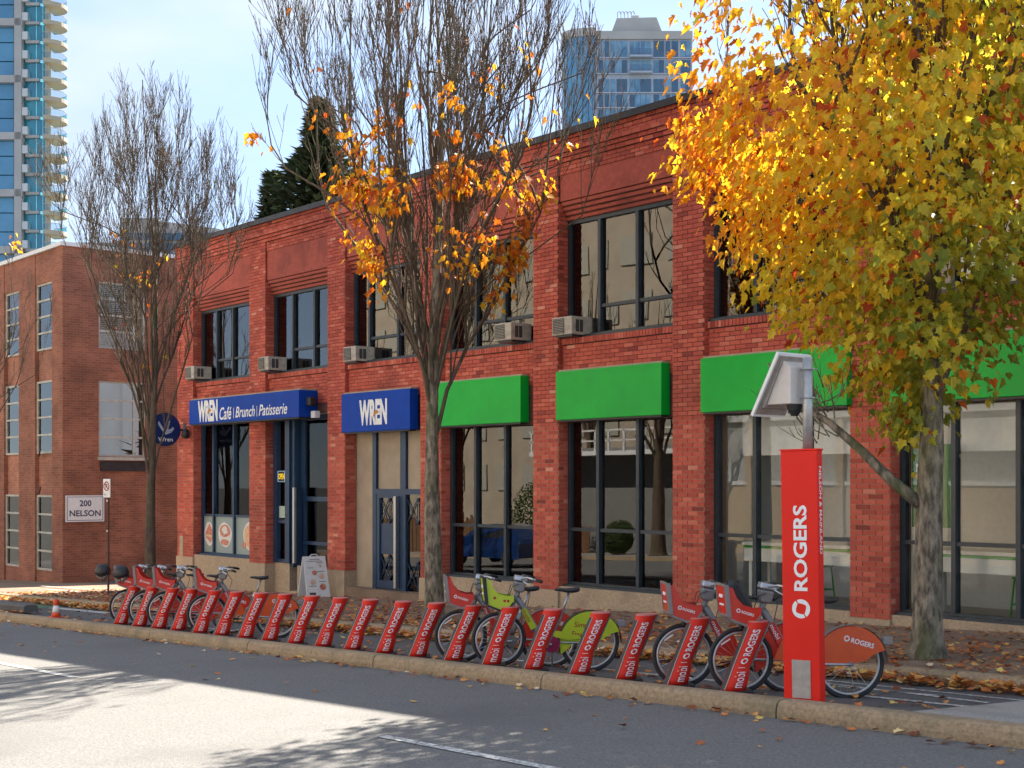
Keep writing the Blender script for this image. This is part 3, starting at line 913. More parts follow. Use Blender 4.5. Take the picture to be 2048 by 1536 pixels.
for k, (a, c) in enumerate(((-22.1, -19.40), (-18.40, -15.74), (-14.86, -11.98), (-11.25, -8.1))):
    signbox('green_sign', M['green_sign'], a, c, 3.15, 4.04, YS_, GL[k], group='blank green shop signs')

# round blade sign with a bird at the building corner
rs = empty('round_sign', (-33.45, F-0.05, 3.0), label='round blue bird sign projecting from the corner of the brick building', cat='sign')
bluedisc = pm('navy_disc', (0.006,0.03,0.16), (0.005,0.024,0.12), scale=4, rough=0.4)
B().disc((-33.45, F-0.58, 3.42), (1,0,0), 0.43, 32, 0.07).build('disc', bluedisc, rs)
B().ring((-33.45, F-0.58, 3.42), (1,0,0), 0.43, 0.025, 32, 6).build('rim', M['black'], rs)
q = B(); q.prism([(-0.20,0.22),(-0.04,-0.02),(0.10,0.24),(0.13,0.20),(0.06,0.0),(0.16,0.02),(0.2,0.08),(0.24,0.02),(0.16,-0.08),(0.0,-0.14),(-0.06,-0.10),(-0.22,0.14)], (-33.408, F-0.58, 3.42), (0,1,0), (0,0,1), 0.004)
q.build('bird_mark', pm('bird_pale', (0.45,0.50,0.62), (0.35,0.40,0.52), scale=9), rs)
lettering('letters', 'Wren', M['worn_letter'], rs, (-33.403, F-0.80, 3.10), (0,1,0), (0,0,1), 0.42, 0.11, 0.01)
q = B(); q.tube([(-33.45, F-0.16, 3.42), (-33.45, F+0.03, 3.42)], 0.03, 8); q.box(-33.53, -33.37, F-0.01, F+0.0, 3.25, 3.60)
q.build('bracket', M['black'], rs)
# wall lamp next to it
wl_ = empty('wall_lamp', (-33.2, F, 3.3), label='small black wall lamp beside the round blue sign', cat='lamp')
B().lathe([(0.03,0.22),(0.10,0.18),(0.11,0.0),(0.05,-0.05)], (-33.1, F-0.16, 3.22), 12).build('lamp_shade', M['black'], wl_, smooth=True)
B().tube([(-33.1, F, 3.45), (-33.1, F-0.10, 3.50), (-33.1, F-0.16, 3.42)], 0.015, 6).build('arm', M['black'], wl_)

# ------------------------------------------------------------------ air conditioners in the upper windows
def ac_unit(loc, label, wd=0.62):
    r_ = lroot('air_conditioner', loc, label=label, cat='air conditioner', group='window air conditioners')
    r_.scale = (0.80, 1, 0.82)
    B().box(0, wd, 0, 0.52, 0, 0.40).build('casing', M['ac'], r_, bevel=0.012)
    q = B(); q.box(0.04, wd*0.62, -0.012, -0.002, 0.035, 0.365); q.build('rear_grille', M['ac_dark'], r_)
    q = B()
    for k in range(9): q.box(0.04, wd*0.62, -0.018, -0.012, 0.05+k*0.036, 0.058+k*0.036)
    q.build('grille_bar', M['ac'], r_)
    q = B()
    for k in range(2): q.box(wd+0.002, wd+0.008, 0.10+k*0.10, 0.18+k*0.10, 0.06, 0.33)
    q.build('side_vent', M['ac_dark'], r_)
    B().box(0.05, wd-0.05, 0.05, 0.5, -0.04, -0.001).build('bracket', M['frame'], r_)
    return r_
ac_unit((-32.85, F-0.30, 4.74), 'cream air conditioner in the leftmost upper window, behind the left tree')
ac_unit((-28.98, F-0.32, 4.72), 'cream air conditioner in the upper window above the long blue cafe sign')
ac_unit((-25.4, F-0.20, 4.70), 'air conditioner half hidden by branches above the square WREN sign')
ac_unit((-19.95, F-0.32, 4.72), 'air conditioner in the upper window right of the middle tree')
ac_unit((-18.40, F-0.22, 4.70), 'wide air conditioner at the corner of the large middle upper window', 0.66)
# black flood lamp beside the long sign
fl = empty('flood_lamp', (-26.75, F, 3.6), label='small flood lamp on the pier beside the long blue sign', cat='lamp')
B().box(-26.85, -26.65, F-0.28, F-0.12, 3.78, 3.98).build('lamp_head', M['black'], fl, bevel=0.02)
B().tube([(-26.75, F-0.12, 3.85), (-26.75, F, 3.75)], 0.02, 6).build('arm', M['black'], fl)
B().box(-26.83, -26.66, F-0.16, F-0.01, 3.50, 3.66).build('junction_box', M['white'], fl, bevel=0.01)

# ------------------------------------------------------------------ furniture behind the right-hand windows
tabm = pm('white_tabletop', (0.80,0.80,0.77), (0.74,0.74,0.71), scale=4, rough=0.35)
grn = pm('green_stool_paint', (0.03,0.36,0.03), (0.025,0.30,0.025), scale=5, rough=0.4)
def high_table(loc, L, label):
    r_ = lroot('high_table', loc, label=label, cat='table', group='white high tables behind the shop windows')
    B().box(0, L, 0, 0.7, 0.98, 1.04).build('table_top', tabm, r_, bevel=0.008)
    B().box(0.02, L-0.02, 0.02, 0.05, 0.72, 0.935).build('front_panel', tabm, r_)
    B().box(0.0, L, 0.0, 0.7, 0.94, 0.975).build('green_edge', grn, r_)
    for xx in (0.06, L-0.12):
        for yy in (0.10, 0.58):
            B().box(xx, xx+0.06, yy, yy+0.06, 0, 0.93).build('leg', tabm, r_)
def stool(loc, label):
    r_ = lroot('stool', loc, label=label, cat='stool', group='green metal stools')
    B().box(-0.17, 0.17, -0.17, 0.17, 0.62, 0.65).build('seat', grn, r_, bevel=0.008)
    for sx in (-1, 1):
        for sy in (-1, 1):
            B().tube([(sx*0.14, sy*0.14, 0.62), (sx*0.19, sy*0.19, 0)], 0.014, 6).build('leg', grn, r_)
    q = B()
    for s_ in (-1, 1):
        q.tube([(-0.17, s_*0.17, 0.25), (0.17, s_*0.17, 0.25)], 0.011, 5); q.tube([(s_*0.17, -0.17, 0.25), (s_*0.17, 0.17, 0.25)], 0.011, 5)
    q.build('footrest', grn, r_)
high_table((-14.6, F+0.62, -0.02), 2.3, 'white high table with green edge behind the window left of the red kiosk')
high_table((-11.3, F+0.62, -0.02), 2.7, 'white high table with green edge behind the window at the right')
high_table((-7.3, F+0.62, -0.02), 2.2, 'white high table with green edge beyond the right edge')
for k, (xx, yy, lb) in enumerate(((-13.7, F+1.5, 'green metal stool behind the red kiosk window'), (-12.75, F+1.5, 'green metal stool beside the brick pier window'),
                                  (-10.0, F+1.5, 'green metal stool under the right-hand table, nearest the yellow maple trunk'), (-9.3, F+1.5, 'green metal stool under the right-hand table, rightmost'))):
    stool((xx, yy, -0.02), lb)
# poster by the right-hand pier
ps = empty('poster', (-11.0, WY+0.1, 1.4), label='green and orange poster inside the window behind the yellow maple trunk', cat='poster')
B().box(-11.22, -10.55, WY+0.10, WY+0.106, 1.35, 2.55).build('sheet', pm('poster_green', (0.04,0.22,0.08), (0.03,0.17,0.06), scale=3), ps)
po = pm('poster_orange', (0.75,0.30,0.08), (0.68,0.26,0.06), scale=4)
B().prism([(0,0),(0.34,0),(0.34,0.5),(0.22,0.42),(0.1,0.2)], (-11.18, WY+0.097, 1.36), (1,0,0), (0,0,1), 0.002).build('poster_figure', po, ps)
B().prism([(0,0.2),(0.24,0.2),(0.12,0)], (-11.18, WY+0.097, 1.92), (1,0,0), (0,0,1), 0.002).build('poster_flag', po, ps)
lettering('letters', 'NA', M['white_letter'], ps, (-11.15, WY+0.096, 2.15), (1,0,0), (0,0,1), 0.22, 0.13, 0.02)
# things behind the dark left green-sign window
op = empty('wall_frame', (-21.6, WY+0.5, 1.8), label='framed print hanging inside the dark window below the left green sign', cat='picture')
B().box(-21.72, -21.38, WY+0.5, WY+0.53, 1.75, 2.55).build('frame', M['steel'], op)
B().box(-21.68, -21.42, WY+0.495, WY+0.499, 1.80, 2.50).build('print', M['int_wall'], op)
ob_ = empty('window_sticker', (-21.75, WY+0.03, 1.2), label='orange square sticker low inside the dark window by the middle tree', cat='sticker')
B().box(-21.78, -21.50, WY+0.03, WY+0.034, 1.20, 1.50).build('sheet', pm('sticker_orange', (0.75,0.32,0.02), (0.65,0.26,0.02), scale=9), ob_)
# ------------------------------------------------------------------ the older brick building on the left
lx, ly = -40.5, 16.3
nb = empty('corner_building', (lx, ly, -1.1), label='three-storey brown brick building with narrow white windows at the left', cat='building')
MBF = bricktex('brown_brick', (0.36,0.125,0.070), (0.25,0.082,0.046), (0.33,0.19,0.125))
MBL = bricktex('tan_brick', (0.46,0.18,0.11), (0.35,0.13,0.08), (0.40,0.25,0.17))
WCL = [(-45.5, -44.15), (-42.75, -41.35), (-48.1, -47.1), (-50.9, -49.9)]
ROWS = [(6.20, 8.32), (2.92, 5.22), (-0.78, 1.60)]
gx = [-58.0] + sorted([v for w_ in WCL for v in w_]) + [lx]
gf = ly+0.10
# piers between windows and spandrels: a solid wall with recessed window bays
for i in range(0, len(gx), 2):
    B().box(gx[i], gx[i+1], ly, ly+0.5, -1.8, 9.3).build('wall_pier', MBF, nb)
for (a, c) in WCL:
    B().box(a, c, ly+0.02, ly+0.5, 8.32, 9.3).build('wall_head', MBF, nb)
    B().box(a, c, ly+0.13, ly+0.5, 5.22, 6.20).build('spandrel', MBL, nb)
    B().box(a, c, ly+0.13, ly+0.5, 1.60, 2.92).build('spandrel', MBL, nb)
    B().box(a, c, ly+0.05, ly+0.5, -1.8, -0.78).build('wall_base', MBF, nb)
    for (z0, z1) in ROWS:
        q = B(); fw = 0.06
        q.box(a, a+fw, gf-0.04, gf+0.04, z0, z1); q.box(c-fw, c, gf-0.04, gf+0.04, z0, z1)
        for k in range(5):
            zz = z0+(z1-z0-fw)*k/4
            q.box(a+fw, c-fw, gf-0.04, gf+0.04, zz, zz+fw)
        wo = q.build('window', M['frame_cream'], nb)
        for k in range(4):
            za = z0+(z1-z0-fw)*k/4+fw; zb_ = z0+(z1-z0-fw)*(k+1)/4
            B().box(a+fw, c-fw, gf, gf+0.008, za, zb_).build('pane', M['glass'], wo)
        B().box(a, c, gf+0.05, gf+0.06, z0, z0+(z1-z0)*rnd.uniform(0.3, 0.8)).build('blind', M['curtain'], wo)
# side wall facing the alley, with its three windows
sw = [(17.46, 19.02)]
B().box(lx-0.5, lx, ly+0.5, 17.46, -1.8, 9.3).build('side_wall', MBF, nb)
B().box(lx-0.5, lx, 19.02, 40, -1.8, 9.3).build('side_wall', MBF, nb)
SR = [(6.22, 8.32), (2.82, 5.20)]
for (za, zb_) in ((8.32, 9.3), (5.20, 6.22), (-1.8, 2.82)): B().box(lx-0.5, lx, 17.46, 19.02, za, zb_).build('side_wall', MBF, nb)
for (z0, z1) in SR:
    q = B(); fw = 0.06; xx = lx-0.08
    q.box(xx-0.04, xx+0.04, 17.46, 17.46+fw, z0, z1); q.box(xx-0.04, xx+0.04, 19.02-fw, 19.02, z0, z1); q.box(xx-0.03, xx+0.03, 18.62, 18.68, z0, z1)
    for k in range(5):
        zz = z0+(z1-z0-fw)*k/4
        q.box(xx-0.035, xx+0.035, 17.46+fw, 19.02-fw, zz, zz+fw)
    wo = q.build('window', M['frame_cream'], nb)
    for k in range(4):
        za = z0+(z1-z0-fw)*k/4+fw; zb_ = z0+(z1-z0-fw)*(k+1)/4
        B().box(xx-0.004, xx+0.004, 17.46+fw, 19.02-fw, za, zb_).build('pane', M['glass_clear'], wo)
    if z0 < 5: continue
    q = B()
    for k in range(34): q.box(xx-0.07, xx-0.045, 17.5, 18.95, z0+0.05+k*(z1-z0)/35, z0+0.05+k*(z1-z0)/35+0.035)
    q.build('venetian_blind', M['frame_cream'], wo)
B().box(lx-0.02, lx+0.10, 17.42, 19.06, 2.70, 2.80).build('window_sill', M['frame_cream'], nb)
B().box(lx+0.005, lx+0.05, 17.5, 19.0, 2.36, 2.66).build('wall_plaque', M['coping'], nb)
B().box(-58, lx+0.06, ly-0.08, ly+0.5, 9.3, 9.42).build('coping', M['white'], nb)
B().box(lx-0.5, lx+0.06, ly+0.5, 40, 9.3, 9.42).build('coping', M['white'], nb)
B().box(-58, lx-0.5, ly+0.5, 40, 8.9, 9.1).build('roof', M['roof'], nb)
B().box(-57.8, lx-0.5, ly+0.6, ly+0.7, -1.5, 8.9).build('inner_wall', M['int_dark'], nb)
for k, zz in ((0, 2.95), (1, 1.75)):
    q = B(); q.tube([(-42.4, ly, zz-0.10), (-41.0, ly-0.5, zz+0.1)], 0.03, 6)
    q.build('sign_bracket', M['coping'], nb)
# address sign on the side wall
ad = empty('address_sign', (lx+0.03, 17.0, 0.8), label='white rectangular 200 NELSON sign on the brown brick wall', cat='sign')
B().box(lx+0.02, lx+0.05, 16.38, 17.62, 0.78, 1.60).build('plate', M['white'], ad)
q = B(); xx = lx+0.054
for (a, c, d, e) in ((16.42,17.58,1.545,1.56),(16.42,17.58,0.82,0.835),(16.42,16.436,0.82,1.56),(17.564,17.58,0.82,1.56)): q.box(lx+0.05, xx, a, c, d, e)
navy = pm('navy_letters', (0.03,0.035,0.10), (0.025,0.03,0.08), scale=9)
q.build('border', navy, ad)
lettering('letters', '200', navy, ad, (lx+0.055, 16.82, 1.26), (0,1,0), (0,0,1), 0.38, 0.19, 0.02)
lettering('letters', 'NELSON', navy, ad, (lx+0.055, 16.50, 0.95), (0,1,0), (0,0,1), 1.0, 0.19, 0.02)

# ------------------------------------------------------------------ far towers
def cp(u, v, Z):
    """world point for a direction at forward distance Z (u,v in metres per metre)"""
    return Vector((Z*(u*ca-sa), Z*(u*sa+ca), 2+v*Z))
conc = pm('tower_concrete', (0.44,0.43,0.42), (0.36,0.35,0.345), scale=0.2, rough=0.8)
slab = pm('tower_slab', (0.46,0.41,0.31), (0.39,0.35,0.27), scale=0.3, rough=0.8)
teal = pm('tower_teal_glass', (0.02,0.24,0.32), (0.015,0.16,0.25), scale=0.25, rough=0.12, spec=0.8)
skyg = pm('tower_blue_glass', (0.05,0.19,0.34), (0.08,0.28,0.46), scale=0.15, rough=0.08, spec=0.8)
railm = glassmat('balcony_glass', (0.62,0.74,0.80), 1.6)
# left tower: an L of concrete frame, teal glazing strip and round balconies, local x to the right, local y away
Zt = 205.0
t0 = cp((44-1024)/2690, 0, Zt); t0.z = -4
wpale = pm('tower_pale_panel', (0.58,0.60,0.62), (0.50,0.52,0.54), scale=0.3)
tw = lroot('condo_tower', t0, R(49.6), label='tall condo tower with teal glass and curved balconies at the left edge', cat='tower')
px_ = Zt/2690.0
FH = 38.0*px_
zbase = 2+(965-500)*px_-6*FH+4
nfl = 22
for k in range(nfl):
    z0 = zbase+k*FH
    # concrete frame floors (every third floor a heavy beam)
    if k % 3 == 0: B().box(-14, 0, 0, 1.2, z0-0.5, z0+0.6).build('beam', conc, tw)
    for j, (a, c) in enumerate(((-13.5, -7.6), (-7.0, -0.45-2.6*0))):
        B().box(a, c-1.1, 0.8, 0.9, z0+(0.6 if k % 3 == 0 else 0.08), z0+FH-(0.5 if k % 3 == 2 else 0.08)).build('window_pane', skyg, tw)
    B().box(0.3, 2.4, 0.6, 1.2, z0-0.12, z0+0.3).build('spandrel', conc, tw)
    for j in range(3):
        B().box(0.9+j*0.98, 0.9+j*0.98+0.9, 1.0, 1.1, z0+0.32, z0+FH-0.14).build('window_pane', teal, tw)
    B().box(-0.05, 0.8, 0.1, 0.6, z0+0.3, z0+1.5).build('side_balcony', wpale, tw)
    # round balcony slab with rail
    q = B(); pts = [(3.5, 3.0)] + [(3.5+2.8*math.cos(a), 1.6+2.6*math.sin(a)) for a in [R(-90+15*i) for i in range(13)]] + [(3.5, 4.2)]
    q.prism(pts, (0,0,z0-0.55), (1,0,0), (0,1,0), 0.62)
    q.build('balcony_slab', slab, tw)
    q = B()
    for i in range(12):
        a, c = R(-90+15*i), R(-90+15*(i+1))
        p1 = (3.5+2.7*math.cos(a), 1.6+2.5*math.sin(a)); p2 = (3.5+2.7*math.cos(c), 1.6+2.5*math.sin(c))
        q.quad((p1[0],p1[1],z0+0.15), (p2[0],p2[1],z0+0.15), (p2[0],p2[1],z0+1.05), (p1[0],p1[1],z0+1.05))
    q.build('balcony_rail', railm, tw)
    q = B(); q.tube([(3.5+2.7*math.cos(R(-90+15*i)), 1.6+2.5*math.sin(R(-90+15*i)), z0+1.1) for i in range(13)], 0.05, 4)
    q.build('hand_rail', conc, tw)
B().box(-1.2, -0.1, 0.0, 1.2, -4+4, zbase+nfl*FH).build('pier', conc, tw)
B().box(-7.6, -7.0, 0.0, 1.2, 0, zbase+nfl*FH).build('pier', conc, tw)
B().box(-13.9, -13.5, 0.0, 1.2, 0, zbase+nfl*FH).build('pier', conc, tw)
B().box(3.42, 3.9, 0.3, 1.5, 0, zbase+nfl*FH).build('pier', slab, tw)
B().box(-14, 0.9, 1.3, 9, 0, zbase+nfl*FH).build('core', teal, tw)

# right tower: curved blue glass corner, gridded flats, stepped crown
Zt = 215.0; px_ = Zt/2690.0
t0 = cp((1125-1024)/2690, 0, Zt); t0.z = -4
tr_ = lroot('glass_tower', t0, R(49.6), label='pale glass condo tower with curved blue corner behind the brick roof', cat='tower')
def tz(v): return 2+(965-v)*px_+4
wt = pm('tower_white', (0.40,0.44,0.52), (0.34,0.38,0.46), scale=0.2, rough=0.7)
gsk = pm('tower_pale_glass', (0.05,0.17,0.30), (0.14,0.30,0.44), scale=0.35, rough=0.12, spec=0.8, lo=0.42, hi=0.58)
gdk = pm('tower_dark_glass', (0.015,0.06,0.12), (0.03,0.12,0.22), scale=0.5, rough=0.12, spec=0.8)
cw = 65*px_
q = B(); prof = []
for i in range(9):
    a = R(180+ i*90/8*1.0)
    prof.append((cw+cw*math.cos(a)*1.0, 3.2+3.2*math.sin(a)))
for i in range(8):
    (xa, ya), (xb, yb) = prof[i], prof[i+1]
    for k in range(7):
        z1 = tz(72)-k*37*px_; z0 = z1-36.2*px_
        B().hexa([(xa+0.03,ya,z0),(xb-0.03,yb,z0),(xb-0.03,yb+0.1,z0),(xa+0.03,ya+0.1,z0),(xa+0.03,ya,z1),(xb-0.03,yb,z1),(xb-0.03,yb+0.1,z1),(xa+0.03,ya+0.1,z1)]).build('window_pane', skyg if (i+k) % 3 else gsk, tr_)
capq = B(); pts = [(x, y-0.15) for x, y in prof] + [(cw, 8), (0, 8)]
for zz in [tz(72)-k*37*px_ for k in range(8)]:
    capq.prism([(x, y+0.05) for x, y in prof]+[(cw, 8), (0, 8)], (0,0,zz-0.06), (1,0,0), (0,1,0), 0.12)
capq.build('floor_edge', wt, tr_)
q = B(); q.prism(pts, (0,0,tz(72)+0.06), (1,0,0), (0,1,0), 16*px_); q.build('curved_parapet', conc, tr_)
xr = 260*px_
B().box(cw, xr, 0.35, 12, 0, tz(62)).build('core', wt, tr_)
cols_ = [(72,82),(84,94),(96,106),(108,130),(134,178),(182,204),(206,216),(218,232),(236,257)]
vrow = [(80,114),(118,146),(156,184),(187,214),(217,240),(243,262)]
for (va, vb) in vrow:
    for j, (a, c) in enumerate(cols_):
        bal = (j == 4 and va < 150)
        n = max(1, int((c-a)/9))
        for m_ in range(n):
            xa = (a+(c-a)*m_/n)*px_+0.05; xb = (a+(c-a)*(m_+1)/n)*px_-0.05
            yo = 0.9 if bal else 0.25
            g = gdk if (rnd.random() < 0.45 and not bal) else gsk
            B().box(xa, xb, 0.34-yo*0+0.0-0.12 if not bal else 0.335, 0.349, tz(vb)+0.1, tz(va)-0.1).build('window_pane', g, tr_)
    B().box(cw+0.05, xr, 0.05, 0.34, tz(vb)-0.16, tz(vb)+0.02).build('floor_band', wt, tr_)
for (va, vb) in vrow[:2]:
    B().box(134*px_, 178*px_, -0.9, 0.3, tz(vb)-0.2, tz(vb)+0.1).build('balcony_slab', wt, tr_)
    B().box(134*px_, 178*px_, -0.9, -0.85, tz(vb)+0.1, tz(vb)+1.1).build('balcony_rail', railm, tr_)
B().box(cw, xr, -0.05, 12, tz(78), tz(62)).build('parapet', conc, tr_)
q = B(); q.prism([(95,62),(112,28),(205,30),(222,62)], (0,0,0), (px_,0,0), (0,0,1), -6) if False else None
q = B()
pts = [(98*px_, tz(62)), (110*px_, tz(30)), (190*px_, tz(28)), (203*px_, tz(62))]
q.prism(pts, (0, 1.5, 0), (1,0,0), (0,0,1), -7.0)
q.build('crown', conc, tr_)
B().box(142*px_, 156*px_, 2.5, 4.5, tz(28), tz(20)).build('roof_vent', conc, tr_)
q = B()
for k in range(5): q.tube([((112+k*7)*px_, 2.0, tz(30)), ((112+k*7)*px_, 2.0, tz(16)), ((116+k*7)*px_, 2.0, tz(14)), ((119+k*7)*px_, 2.0, tz(20))], 0.08, 4)
q.build('roof_rail', conc, tr_)
B().box(0.4, cw, 6, 12, 0, tz(72)).build('rear_core', wt, tr_)

# grey block between the buildings
Zt = 120.0; px_ = Zt/2690.0
t0 = cp((245-1024)/2690, 0, Zt); t0.z = -3
gb = lroot('grey_block', t0, R(49.6), label='grey office block behind the alley, seen through the left tree', cat='building')
q = B(); zt = lambda v: 2+(965-v)*px_+3
q.box(0, 70*px_, 0, 12, 0, zt(436)); q.prism([(70*px_, 0), (70*px_, zt(440)), (190*px_, zt(456)), (215*px_, zt(466)), (215*px_, 0)], (0,0.3,0), (1,0,0), (0,0,1), -11)
q.box(-120*px_, 0, 0.5, 12, 0, zt(483))
q.build('wall', conc, gb)
for i in range(8):
    B().box((-110+i*14)*px_, (-99+i*14)*px_, 0.4, 0.49, zt(508), zt(490)).build('window_pane', gsk, gb)
for i in range(9):
    for k in range(3):
        B().box((4+i*20)*px_, (20+i*20)*px_, -0.08, -0.005 if i < 3 else 0.29, zt(480+k*20), zt(466+k*20)).build('window_pane', gdk, gb)

# ------------------------------------------------------------------ across the street (behind the camera, mirrored in the shop glass)
st = empty('stucco_building', (-30, -7.2, -0.6), label='tan stucco building across the street, seen only as a reflection in the shop glass', cat='building')
stuc = pm('tan_stucco', (0.50,0.37,0.23), (0.44,0.32,0.20), scale=2, rough=0.9, bump=0.3)
sgrey = pm('grey_cladding', (0.46,0.45,0.43), (0.40,0.39,0.37), scale=2, rough=0.7)
B().box(-36, -8, -15, -7.2, -1.8, 2.0).build('wall', stuc, st)
B().box(-36, -8, -15, -7.25, 2.0, 4.4).build('upper_wall', sgrey, st)
B().box(-36.1, -8, -15, -7.0, 4.4, 5.1).build('fascia', M['white'], st)
B().box(-36, -8, -7.25, -7.12, 1.9, 2.05).build('ledge', M['white'], st)
for k in range(6):
    B().box(-34.5+k*4.4, -34.2+k*4.4, -7.19, -7.05, -1.8, 4.4).build('pilaster', stuc, st)
B().box(-46, -36.2, -15, -8.2, -1.8, 3.6).build('annexe_wall', pm('dark_cladding', (0.22,0.215,0.20), (0.17,0.165,0.155), scale=2), st)
ab = empty('added_block', (-50, -22, -1), label='brown apartment block added across the street, unseen except mirrored in the upper windows', cat='building')
abm = pm('brown_block_wall', (0.42,0.35,0.26), (0.34,0.28,0.21), scale=0.8, rough=0.9)
B().box(-84, -18, -40, -22, -2, 25).build('wall', abm, ab)  # block added to darken the upper-window reflections and bounce light onto the facade
for k in range(7):
    for j in range(22):
        B().box(-82.5+j*3, -80.7+j*3, -21.99, -21.9, 1.5+k*3.3, 3.2+k*3.3).build('window_pane', M['curtain'], ab)
B().box(-46.5, -36.2, -8.2, -6.6, 3.2, 3.4).build('canopy', M['white'], st)
q = B()
for k in range(12): q.box(-46.4+k*0.9, -46.3+k*0.9, -6.7, -6.62, 3.4, 4.3)
q.box(-46.5, -36.2, -6.7, -6.62, 3.82, 3.88); q.box(-46.5, -36.2, -6.7, -6.62, 4.25, 4.32)
q.build('canopy_rail', M['white'], st)
fc = empty('wood_fence', (-45, -5.8, -1.2), label='brown board fence across the street, seen only as a reflection', cat='fence')
fm = pm('fence_wood', (0.17,0.085,0.04), (0.10,0.05,0.025), scale=6, rough=0.85, stretch=(6,6,0.6))
fmesh = B().box(-0.07, 0.07, -0.02, 0.02, 0, 1.5).mesh('board'); fmesh.materials.append(fm)
for k in range(110):
    o = bpy.data.objects.new('board', fmesh); col.objects.link(o); o.parent = fc
    o.location = (-14+k*0.155, rnd.uniform(-0.02, 0.02), BL(-59+k*0.155)-BL(-45)+rnd.uniform(-0.02, 0.05)); o.scale = (1, 1, rnd.uniform(0.95, 1.3) if k < 60 else 0.8)
# ------------------------------------------------------------------ street trees
bark = pm('bark_mossy', (0.33,0.27,0.195), (0.075,0.062,0.045), scale=16, rough=0.95, bump=1.0, bscale=40, lo=0.35, hi=0.62,
          c3=(0.085,0.095,0.03), s3=3.0, lo3=0.5, hi3=0.7, stretch=(1,1,0.35))
bark_dark = pm('bark_dark', (0.15,0.10,0.065), (0.065,0.045,0.032), scale=14, rough=0.95, bump=0.6, c3=(0.06,0.065,0.03), s3=4, stretch=(1,1,0.35))
LEAF = [(0.0,(0.42,0.055,0.012)), (0.18,(0.58,0.13,0.012)), (0.36,(0.80,0.31,0.015)), (0.52,(0.84,0.50,0.02)), (0.66,(0.76,0.58,0.035)), (0.80,(0.50,0.46,0.045)), (1.0,(0.20,0.27,0.035))]
leafm = tonemat('autumn_leaf', LEAF, rough=0.55, grain=0.15, gscale=25, bump=0.0, translucent=0.58)
GLEAF = [(0.0,(0.10,0.03,0.015)), (0.25,(0.26,0.07,0.025)), (0.5,(0.60,0.19,0.05)), (0.75,(0.74,0.36,0.09)), (0.9,(0.80,0.56,0.14)), (1.0,(0.76,0.60,0.42))]
gleafm = tonemat('fallen_leaf', GLEAF, rough=0.7, grain=0.2, gscale=30, bump=0.0, translucent=0.12)

# one half of a maple leaf, x across, y from stem to tip (unit length)
HALF = [(0.0,0.0),(0.16,-0.08),(0.40,0.06),(0.30,0.18),(0.55,0.42),(0.30,0.46),(0.24,0.56),(0.20,0.72),(0.10,0.74),(0.0,1.0)]
HALF_LO = [(0.0,0.0),(0.38,0.04),(0.28,0.2),(0.52,0.45),(0.24,0.55),(0.0,1.0)]
def leaf(b, p, tip, nrm, size, tone, fold=0.25, half=HALF):
    tip = tip.normalized(); side = tip.cross(nrm)
    if side.length < 1e-4: side = tip.orthogonal()
    side.normalize(); nn = side.cross(tip)
    n = len(b.v)
    for s_ in (1, -1):
        m = len(b.v)
        for (x, y) in half:
            q = p + side*(x*s_*size*math.cos(fold)) + tip*(y*size) + nn*(abs(x)*size*math.sin(fold) - 0.25*size*y*y*fold)
            b.v.append((q.x, q.y, q.z))
        ids = list(range(m, m+len(half)))
        b.f.append(tuple(ids if s_ > 0 else reversed(ids)))
        b.t.append(tone)

